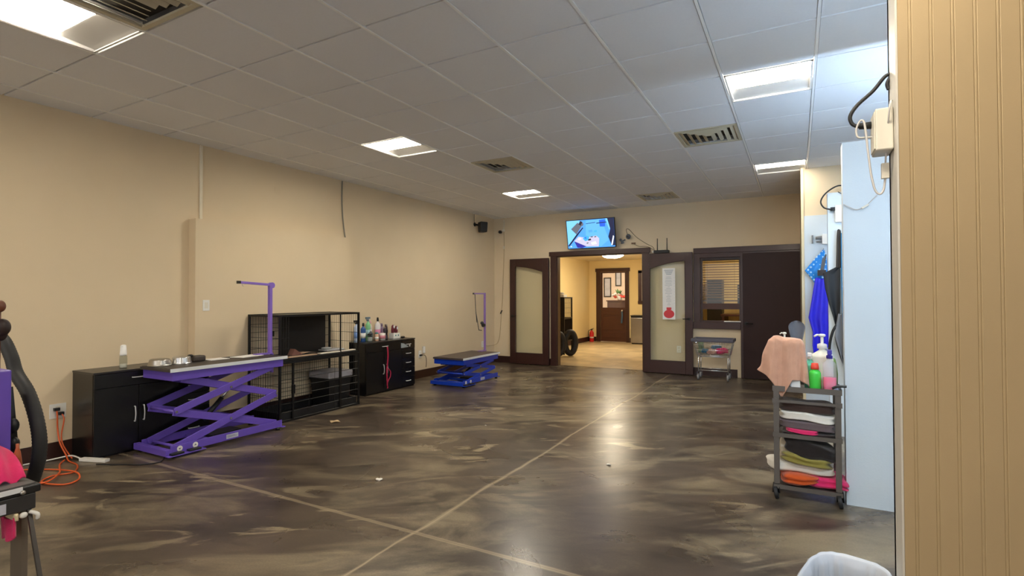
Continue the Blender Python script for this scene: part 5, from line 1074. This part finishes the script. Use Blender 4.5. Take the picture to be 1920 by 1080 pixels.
# ------------------------------------------------------------------ aprons and capes on hooks
def cloth(nm, rows, y, m, th=0.006, wav=0.02, fq=3.0, nv=34, nu=22, parent=None, seed=0.0):
    """rows = [(z, xl, xr)] top to bottom; a hanging sheet with vertical folds, thickness th"""
    def fn(u, v):
        t = v * (len(rows) - 1); i = min(int(t), len(rows) - 2); f_ = t - i; f_ = f_ * f_ * (3 - 2 * f_)
        z = rows[i][0] + (rows[i + 1][0] - rows[i][0]) * f_; xl = rows[i][1] + (rows[i + 1][1] - rows[i][1]) * f_; xr = rows[i][2] + (rows[i + 1][2] - rows[i][2]) * f_
        return (xl + (xr - xl) * u, y - wav * (0.3 + 0.7 * v) * math.sin(u * PI * fq + seed + v * 1.3) - wav, z + 0.008 * math.sin(u * 9 + seed))
    return MB().sheet(fn, nu, nv, th, m=0).build(nm, m, parent)
cp = thing('blue_cape', 'bright blue cape with dotted light blue collar hanging on the far white panel', 'apron', (0.22, 7.70, 2.0), 'aprons in the wash stalls')
def dotted():
    m = bpy.data.materials.new('dotted_sky_blue'); m.use_nodes = True; nt = m.node_tree; N = nt.nodes; Lk = nt.links; b = N['Principled BSDF']
    tc = N.new('ShaderNodeTexCoord'); mp = N.new('ShaderNodeMapping'); mp.inputs['Rotation'].default_value = (0, math.radians(45), 0); Lk.new(tc.outputs['Object'], mp.inputs[0])
    v = N.new('ShaderNodeTexVoronoi'); v.inputs['Scale'].default_value = 22; v.inputs['Randomness'].default_value = 0.0; Lk.new(mp.outputs[0], v.inputs['Vector'])
    r = N.new('ShaderNodeValToRGB'); r.color_ramp.elements[0].position = 0.24; r.color_ramp.elements[0].color = lin((190, 230, 255)); r.color_ramp.elements[1].position = 0.30; r.color_ramp.elements[1].color = lin((20, 142, 232))
    Lk.new(v.outputs['Distance'], r.inputs[0]); Lk.new(r.outputs[0], b.inputs['Base Color']); b.inputs['Roughness'].default_value = 0.5; return m
cloth('collar', [(1.955, 0.285, 0.305), (1.84, 0.19, 0.33), (1.70, 0.085, 0.335), (1.58, 0.17, 0.34), (1.44, 0.245, 0.34)], 7.72, dotted(), parent=cp, wav=0.012)
cloth('body', [(1.60, 0.20, 0.34), (1.45, 0.175, 0.345), (1.25, 0.145, 0.35), (1.10, 0.12, 0.35), (0.92, 0.165, 0.345), (0.75, 0.16, 0.345), (0.66, 0.17, 0.26), (0.62, 0.165, 0.20)], 7.685, fabric('royal_violet', (52, 46, 226), 0.45), parent=cp, wav=0.026, fq=4)
MB().cyl((0.295, 7.759, 1.965), (0.295, 7.70, 1.975), 0.006).build('hook', CHROME, cp)
tag(MB().bar((0.31, 7.72, 1.90), (0.27, 7.66, 1.66), 0.035, 0.02).box(0.225, 0.315, 7.60, 7.66, 1.63, 1.70, 1).build('squeegee', [GREYP, mat('dark_brown_rubber', (44, 30, 28))]), 'grey handled squeegee with dark head over the dotted blue collar', 'squeegee')
ba = thing('black_apron', 'black apron with a grey lining hanging from the farther white partition', 'apron', (0.31, 6.0, 1.9), 'aprons in the wash stalls')
cloth('bib', [(1.66, 0.345, 0.368), (1.60, 0.225, 0.368), (1.45, 0.24, 0.365), (1.30, 0.27, 0.365), (1.17, 0.305, 0.36), (1.07, 0.325, 0.345)], 6.03, fabric('black', (20, 20, 22)), parent=ba, wav=0.012, fq=2)
cloth('grey_lining', [(1.20, 0.345, 0.385), (1.08, 0.325, 0.39), (0.98, 0.315, 0.395), (0.90, 0.335, 0.40), (0.80, 0.36, 0.40), (0.70, 0.385, 0.40)], 6.005, fabric('mid_grey', (112, 112, 114)), parent=ba, wav=0.010, fq=2)
MB().tube(spline([(0.345, 6.01, 1.65), (0.350, 6.01, 1.80), (0.355, 6.015, 1.95), (0.362, 6.02, 2.02), (0.368, 6.015, 1.95), (0.362, 6.01, 1.65)], 7), 0.012, 8).build('neck_strap', fabric('dark_brown', (52, 44, 38)), ba)
MB().tube(spline([(0.335, 6.005, 1.10), (0.30, 6.0, 1.03), (0.275, 6.0, 0.92), (0.27, 6.0, 0.80), (0.29, 6.0, 0.70)], 7), 0.012, 8).tube(spline([(0.325, 6.005, 0.98), (0.345, 6.0, 0.88), (0.37, 6.0, 0.78), (0.40, 6.0, 0.70)], 7), 0.012, 8).build('waist_strap', fabric('black', (20, 20, 22)), ba)
MB().cyl((0.372, 6.079, 2.01), (0.372, 6.01, 2.02), 0.006).build('hook', CHROME, ba)
cloth_t = thing('teal_apron', 'teal blue apron hanging behind the black one, against the partition edge', 'apron', (0.42, 5.98, 2.0), 'aprons in the wash stalls')
cloth('body', [(1.98, 0.374, 0.45), (1.70, 0.372, 0.46), (1.40, 0.374, 0.47), (1.10, 0.38, 0.48), (0.82, 0.385, 0.48), (0.62, 0.39, 0.47)], 5.965, fabric('teal', (22, 110, 158)), parent=cloth_t, wav=0.006, fq=5)
MB().cyl((0.42, 6.079, 1.985), (0.42, 5.95, 1.99), 0.005).build('hook', CHROME, cloth_t)

# ------------------------------------------------------------------ grey rolling cart with towels
CA = 0.0; CP = Vector((-0.152, 4.03, 0)); ex_ = Vector((math.cos(CA), math.sin(CA), 0)); ey_ = Vector((-math.sin(CA), math.cos(CA), 0))
CWd, CDp = 0.395, 0.27
gc = thing('rolling_cart', 'grey metal rolling cart stacked with towels beside the white partition', 'cart', tuple(CP), rotz=CA, local=True)
def part(m, n, mt, p=gc, **k): return m.build(n, mt, p, **k)
t = 0.034
for k, (x, y) in enumerate(((0, 0), (CWd - t, 0), (0, CDp - t), (CWd - t, CDp - t))):
    part(MB().box(x, x + t, y, y + t, 0.10, 0.735 if k < 2 else 0.76), 'post', GREYCART)
for z, nm in ((0.075, 'bottom_shelf'), (0.425, 'middle_shelf'), (0.735, 'top_tray')):
    m = MB().box(-0.002, CWd + 0.002, -0.002, CDp + 0.002, z, z + 0.008)
    for a in ((-0.004, CWd + 0.004, -0.006, -0.0021), (-0.004, CWd + 0.004, CDp + 0.0021, CDp + 0.006)): m.box(a[0], a[1], a[2], a[3], z - 0.006, z + (0.03 if z > 0.7 else 0.022))
    m.box(-0.006, -0.0021, -0.002, CDp + 0.002, z - 0.006, z + (0.03 if z > 0.7 else 0.022)).box(CWd + 0.0021, CWd + 0.006, -0.002, CDp + 0.002, z - 0.006, z + (0.03 if z > 0.7 else 0.022))
    part(m, nm, GREYCART)
part(MB().box(-0.004, CWd + 0.004, -0.008, -0.0061, 0.655, 0.672).box(-0.006, 0.028, -0.012, 0.0, 0.648, 0.68).box(CWd - 0.028, CWd + 0.006, -0.012, 0.0, 0.648, 0.68), 'cross_rail', GREYCART)
for x in (0.012, CWd - 0.012):
    for y in (0.012, CDp - 0.012):
        w = part(MB().cyl((x - 0.012, y - 0.012, 0.038), (x + 0.012, y - 0.012, 0.042), 0.042, n=20), 'caster_wheel', RUBBER, bevel=0.005)
        part(MB().bar((x - 0.017, y - 0.012, 0.038), (x - 0.012, y, 0.10), 0.004, 0.03).bar((x + 0.017, y - 0.012, 0.038), (x + 0.012, y, 0.10), 0.004, 0.03).box(x - 0.02, x + 0.02, y - 0.012, y + 0.012, 0.094, 0.10), 'caster_fork', BLACKM, w)
part(MB().tube(spline([(CWd - 0.05, -0.016, 0.775), (CWd - 0.02, -0.018, 0.790), (CWd + 0.022, -0.018, 0.793), (CWd + 0.03, -0.018, 0.793)], 6), 0.008, 8), 'handle_end', PLASTICB)
def cw(x, y, z): return CP + ex_ * x + ey_ * y + Vector((0, 0, z))
def folded(nm, label, x0, x1, y0, y1, z0, z1, m, seed, nz=0.012, group='towels on the rolling cart', cat='towel', e=0.32, fold=0.10, twist=0.0, slope=0.0):
    mb = MB().ball(((x0 + x1) / 2, (y0 + y1) / 2, (z0 + z1) / 2), (x1 - x0) / 2, (y1 - y0) / 2, (z1 - z0) / 2, n=20, e=e, nz=nz, nsc=9, seed=seed, fold=fold)
    for v in mb.v:
        dz = slope * (v.x - (x0 + x1) / 2); q = cw(v.x, v.y, v.z + dz); v.x, v.y, v.z = q
    return tag(mb.build(nm, m), label, cat, group)
iy0, iy1 = 0.012, 0.255
folded('folded_towel', 'dark brown folded towel, topmost of the middle cart shelf stack', 0.030, 0.365, iy0, iy1, 0.592, 0.652, towel('darkbrown', (66, 50, 44)), 1, slope=-0.03)
folded('folded_towel', 'white folded towel in the middle cart shelf stack, under the dark brown one', 0.030, 0.368, iy0 - 0.012, iy1, 0.535, 0.594, towel('white', (226, 220, 208)), 2, slope=-0.05)
folded('folded_towel', 'grey mauve folded towel in the middle cart shelf stack, under the white one', 0.030, 0.368, iy0 - 0.008, iy1, 0.478, 0.536, towel('mauve', (104, 90, 92)), 3, slope=-0.05)
folded('folded_towel', 'pink folded towel poking out at the bottom of the middle cart shelf stack', 0.07, 0.27, iy0 - 0.014, iy1, 0.452, 0.482, towel('hotpink', (232, 64, 120)), 4, slope=-0.02)
folded('folded_towel', 'thin dark folded towel lowest on the middle cart shelf', 0.05, 0.368, iy0, iy1, 0.434, 0.455, towel('charcoal', (58, 48, 46)), 5)
folded('folded_towel', 'black folded towels at the top of the lower cart shelf stack', 0.05, 0.366, iy0, iy1, 0.278, 0.40, towel('black', (40, 34, 32)), 6, nz=0.03, slope=-0.18, e=0.45)
folded('folded_towel', 'olive green folded towel under the black ones on the lower cart shelf', 0.04, 0.345, iy0 - 0.010, iy1, 0.232, 0.300, towel('olive', (146, 134, 66)), 7, nz=0.02, slope=-0.14, e=0.4, fold=0.2)
folded('folded_towel', 'cream folded towel edge behind the olive one on the lower cart shelf', 0.030, 0.10, iy0 + 0.05, iy1, 0.24, 0.37, towel('cream2', (206, 192, 170)), 8, e=0.4)
folded('folded_towel', 'white bunched towel sticking out left of the lower cart shelf', -0.058, 0.358, 0.037, 0.232, 0.168, 0.248, towel('white', (232, 228, 220)), 9, nz=0.02, slope=-0.05, e=0.5, fold=0.03)
folded('folded_towel', 'orange twisted towel at the left of the lowest cart shelf', 0.038, 0.262, iy0 - 0.03, iy1, 0.098, 0.178, towel('orange', (206, 88, 38)), 10, nz=0.035, e=0.6, slope=-0.03, fold=0.2)
folded('folded_towel', 'hot pink towel spilling off the right end of the lowest cart shelf', 0.20, 0.445, 0.037, 0.232, 0.086, 0.172, towel('hotpink', (236, 66, 122)), 12, nz=0.035, e=0.55, slope=-0.05, fold=0.2)
# things on the cart's top tray
ZT2 = 0.7435
def on(x, y): q = cw(x, y, ZT2); return q.x, q.y
G = 'bottles on the rolling cart'
x, y = on(0.250, 0.055)
bottle('dish_soap', 'bright green soap bottle with red and white cap on the rolling cart', x, y, ZT2, 0.036, 0.185, mat('soap_green', (72, 206, 74), 0.2, var=0.05), 'cap', mat('cap_red', (222, 72, 52), 0.4), group=G, neck=0.55, shoulder=0.70)
x, y = on(0.335, 0.055)
sbt = bottle('spray_bottle', 'clear square spray bottle holding pink liquid, violet nozzle, on the rolling cart', x, y, ZT2, 0.040, 0.275, mat('milky_plastic', (222, 220, 230), 0.35, alpha=0.25), 'spray', mat('nozzle_violet', (62, 52, 160), 0.4), group=G, liquid=mat('pink_liquid', (226, 62, 112), 0.2), fill=0.47, neck=0.36, shoulder=0.72, e=0.55)
x, y = on(0.298, 0.18)
bottle('pump_jug', 'large cream pump jug standing behind the green soap on the rolling cart', x, y, ZT2, 0.066, 0.375, mat('jug_cream', (232, 230, 216), 0.4), 'pump', WHITE, group=G, neck=0.30, shoulder=0.66)
x, y = on(0.222, 0.15)
bottle('lotion_bottle', 'sea green bottle with white spray head behind the green soap on the rolling cart', x, y, ZT2, 0.034, 0.24, mat('sea_green', (110, 206, 170), 0.3), 'spray', WHITE, group=G)
x, y = on(0.07, 0.10)
bottle('pump_bottle', 'white pump bottle hidden under the peach towel on the rolling cart', x, y, ZT2, 0.04, 0.385, WHITE, 'pump', mat('pump_grey_white', (214, 218, 210), 0.4), group=G, neck=0.3, shoulder=0.72)
x, y = on(0.11, 0.09)
wb2 = thing('white_tub', 'white flat tub under the hem of the peach towel on the rolling cart', 'tub', (x, y, ZT2))
m = MB().box(0.03, 0.16, 0.03, 0.16, 0.0, 0.06)
q = MB().box(0.10, 0.165, 0.02, 0.15, 0, 0.085)
for v in q.v: p_ = cw(v.x, v.y, v.z + ZT2); v.x, v.y, v.z = p_
q.build('body', WHITE, wb2, bevel=0.01)
# paddle brush / scoop standing up
x, y = on(0.145, 0.20)
sc2 = thing('grey_scoop', 'dark grey scoop standing upright behind the peach towel on the rolling cart', 'scoop', (x, y, ZT2))
def scp(u, v):
    z = ZT2 + 0.30 + 0.16 * v; w = (0.030 + 0.022 * min(1, v * 1.5)) * (1 if v < 0.72 else math.sqrt(max(0.02, 1 - ((v - 0.72) / 0.285) ** 2)))
    a = (u - 0.5) * 2; return (x + a * w, y + 0.018 * a * a * -1, z)
MB().sheet(scp, 12, 18, 0.005).build('blade', mat('scoop_grey', (96, 102, 112), 0.45), sc2)
MB().tube([(x, y, ZT2), (x, y, ZT2 + 0.16), (x, y - 0.004, ZT2 + 0.31)], [0.014, 0.016, 0.026], 10).build('handle', mat('scoop_dark', (66, 70, 78), 0.45), sc2)
x, y = on(0.375, 0.10)
tag(MB().box(x - 0.035, x + 0.02, y - 0.05, y + 0.05, ZT2, ZT2 + 0.035).build('brush_block', GREYP, bevel=0.006), 'dark grey brush block at the right end of the rolling cart top', 'brush')
x, y = on(0.372, 0.04)
tag(MB().lathe([(0, 0), (0.016, 0), (0.018, 0.01), (0.012, 0.035), (0, 0.036)], (x - 0.005, y - 0.02, ZT2), 14).build('small_cap', mat('cap_blue_white', (168, 180, 214), 0.4)), 'small pale blue cap right of the pink spray bottle', 'cap')
x, y = on(0.368, 0.215)
tag(MB().lathe([(0, 0), (0.022, 0), (0.024, 0.10), (0.016, 0.17), (0.010, 0.20), (0, 0.21)], (x, y, ZT2), 16).build('olive_bottle', mat('olive_bottle', (92, 120, 52), 0.35)), 'olive green bottle at the back right of the rolling cart', 'bottle', G)
# the peach towel thrown over the pump bottle
pt_ = thing('peach_towel', 'peach terry towel draped over bottles at the left end of the rolling cart', 'towel', tuple(cw(0.07, 0.10, ZT2 + 0.30)))
cpk = cw(0.086, 0.080, 0)
rings = [(0.328, 0.010, 0.008), (0.326, 0.050, 0.030), (0.316, 0.086, 0.048), (0.285, 0.102, 0.058), (0.20, 0.110, 0.066), (0.12, 0.118, 0.072), (0.05, 0.124, 0.078), (-0.0, 0.128, 0.082)]
def drape(u, v):
    t = v * (len(rings) - 1); i = min(int(t), len(rings) - 2); f_ = t - i
    z, rx, ry = [rings[i][k] + (rings[i + 1][k] - rings[i][k]) * f_ for k in range(3)]
    a = 2 * PI * u; ca, sa = math.cos(a), math.sin(a)
    front = max(0, -sa)
    X = rx * math.copysign(abs(ca) ** 0.55, ca); Y = ry * math.copysign(abs(sa) ** 0.55, sa)
    # deep hanging folds on the front, a fold line between the two halves of the cloth
    Y -= v * front * (0.016 * math.sin(X * 62 + 0.6) + 0.012 * math.sin(X * 118 + 1.4)) - 0.030 * v * math.exp(-((X + 0.055) / 0.014) ** 2) * front
    # uneven hem: long tail left of the middle in front, higher right half, flared corner at the left
    tail = math.exp(-((X + 0.035) / 0.030) ** 2) * front
    left = max(0, -ca) ** 2
    dz = v ** 1.5 * (0.070 * tail - 0.055 * (1 - tail) * front * (1 if X > 0 else 0.3) - 0.105 * left - 0.06 * max(0, sa))
    X -= 0.055 * left * max(0, v - 0.25) * (1 + 0.5 * math.sin(a * 6))
    X += 0.010 * math.sin(z * 26) * v * left; zz = ZT2 + 0.012 + z - dz + 0.012 * math.exp(-((X + 0.06) / 0.03) ** 2) * (1 - v)
    q = cpk + ex_ * X + ey_ * Y; return Vector((q.x, q.y, zz))
pm = MB().grid(drape, 96, 40, cu=True)
po = pm.build('draped_cloth', towel('peach', (204, 156, 130)), pt_)
s = po.modifiers.new('solid', 'SOLIDIFY'); s.thickness = 0.006; s.offset = 1
# gap filler shade: things on the shelf under the tray
for nm, lab, a, rgb in (('metal_canister', 'steel canister on the middle of the cart below the top tray', (0.215, 0.16, 0.034), None), ):
    pass

# ------------------------------------------------------------------ waste bin with liner, lower right
wbn = thing('waste_bin', 'pale waste bin with a translucent liner folded over its rim, lower right', 'waste bin', (0.13, 2.2, 0))
bc = Vector((0.132, 2.135, 0)); ba_ = math.radians(-13)
def binp(a, rx, ry, z, e=0.62):
    c_, s_ = math.cos(a), math.sin(a); X = rx * math.copysign(abs(c_) ** e, c_); Y = ry * math.copysign(abs(s_) ** e, s_)
    return Vector((bc.x + X * math.cos(ba_) - Y * math.sin(ba_), bc.y + X * math.sin(ba_) + Y * math.cos(ba_), z))
BRX, BRY, BH = 0.128, 0.215, 0.395
prof = [(0.80, 0.0), (0.985, BH - 0.01), (1.0, BH), (0.965, BH), (0.775, 0.012), (0.0, 0.012)]
MB().grid(lambda u, v: (lambda t: binp(2 * PI * u, BRX * (prof[int(t)][0] + (prof[min(int(t) + 1, 5)][0] - prof[int(t)][0]) * (t - int(t))), BRY * (prof[int(t)][0] + (prof[min(int(t) + 1, 5)][0] - prof[int(t)][0]) * (t - int(t))), prof[int(t)][1] + (prof[min(int(t) + 1, 5)][1] - prof[int(t)][1]) * (t - int(t))))(v * 5), 64, 41, cu=True).build('bucket', mat('bin_grey', (150, 152, 158), 0.45), wbn)
lp = [(1.05, BH - 0.11), (1.045, BH - 0.03), (1.035, BH + 0.006), (1.0, BH + 0.012), (0.955, BH + 0.004), (0.92, BH - 0.06), (0.88, BH - 0.18), (0.82, BH - 0.30)]
def liner(u, v):
    t = v * 7; i = min(int(t), 6); f_ = t - i; k = lp[i][0] + (lp[i + 1][0] - lp[i][0]) * f_; z = lp[i][1] + (lp[i + 1][1] - lp[i][1]) * f_
    a = 2 * PI * u; cr = noise.noise(Vector((math.cos(a) * 5, math.sin(a) * 5, v * 2.2)))
    d = 0.010 * cr * (1.0 if v > 0.6 or v < 0.3 else 0.15)
    return binp(a, BRX * k + (d if v < 0.5 else -abs(d) * 2), BRY * k + (d if v < 0.5 else -abs(d) * 2), z + 0.010 * cr * (1 if v < 0.1 else 0.2))
MB().grid(liner, 120, 40, cu=True).build('bin_liner', mat('liner_film', (236, 240, 246), 0.3, var=0.02, alpha=0.5), wbn)
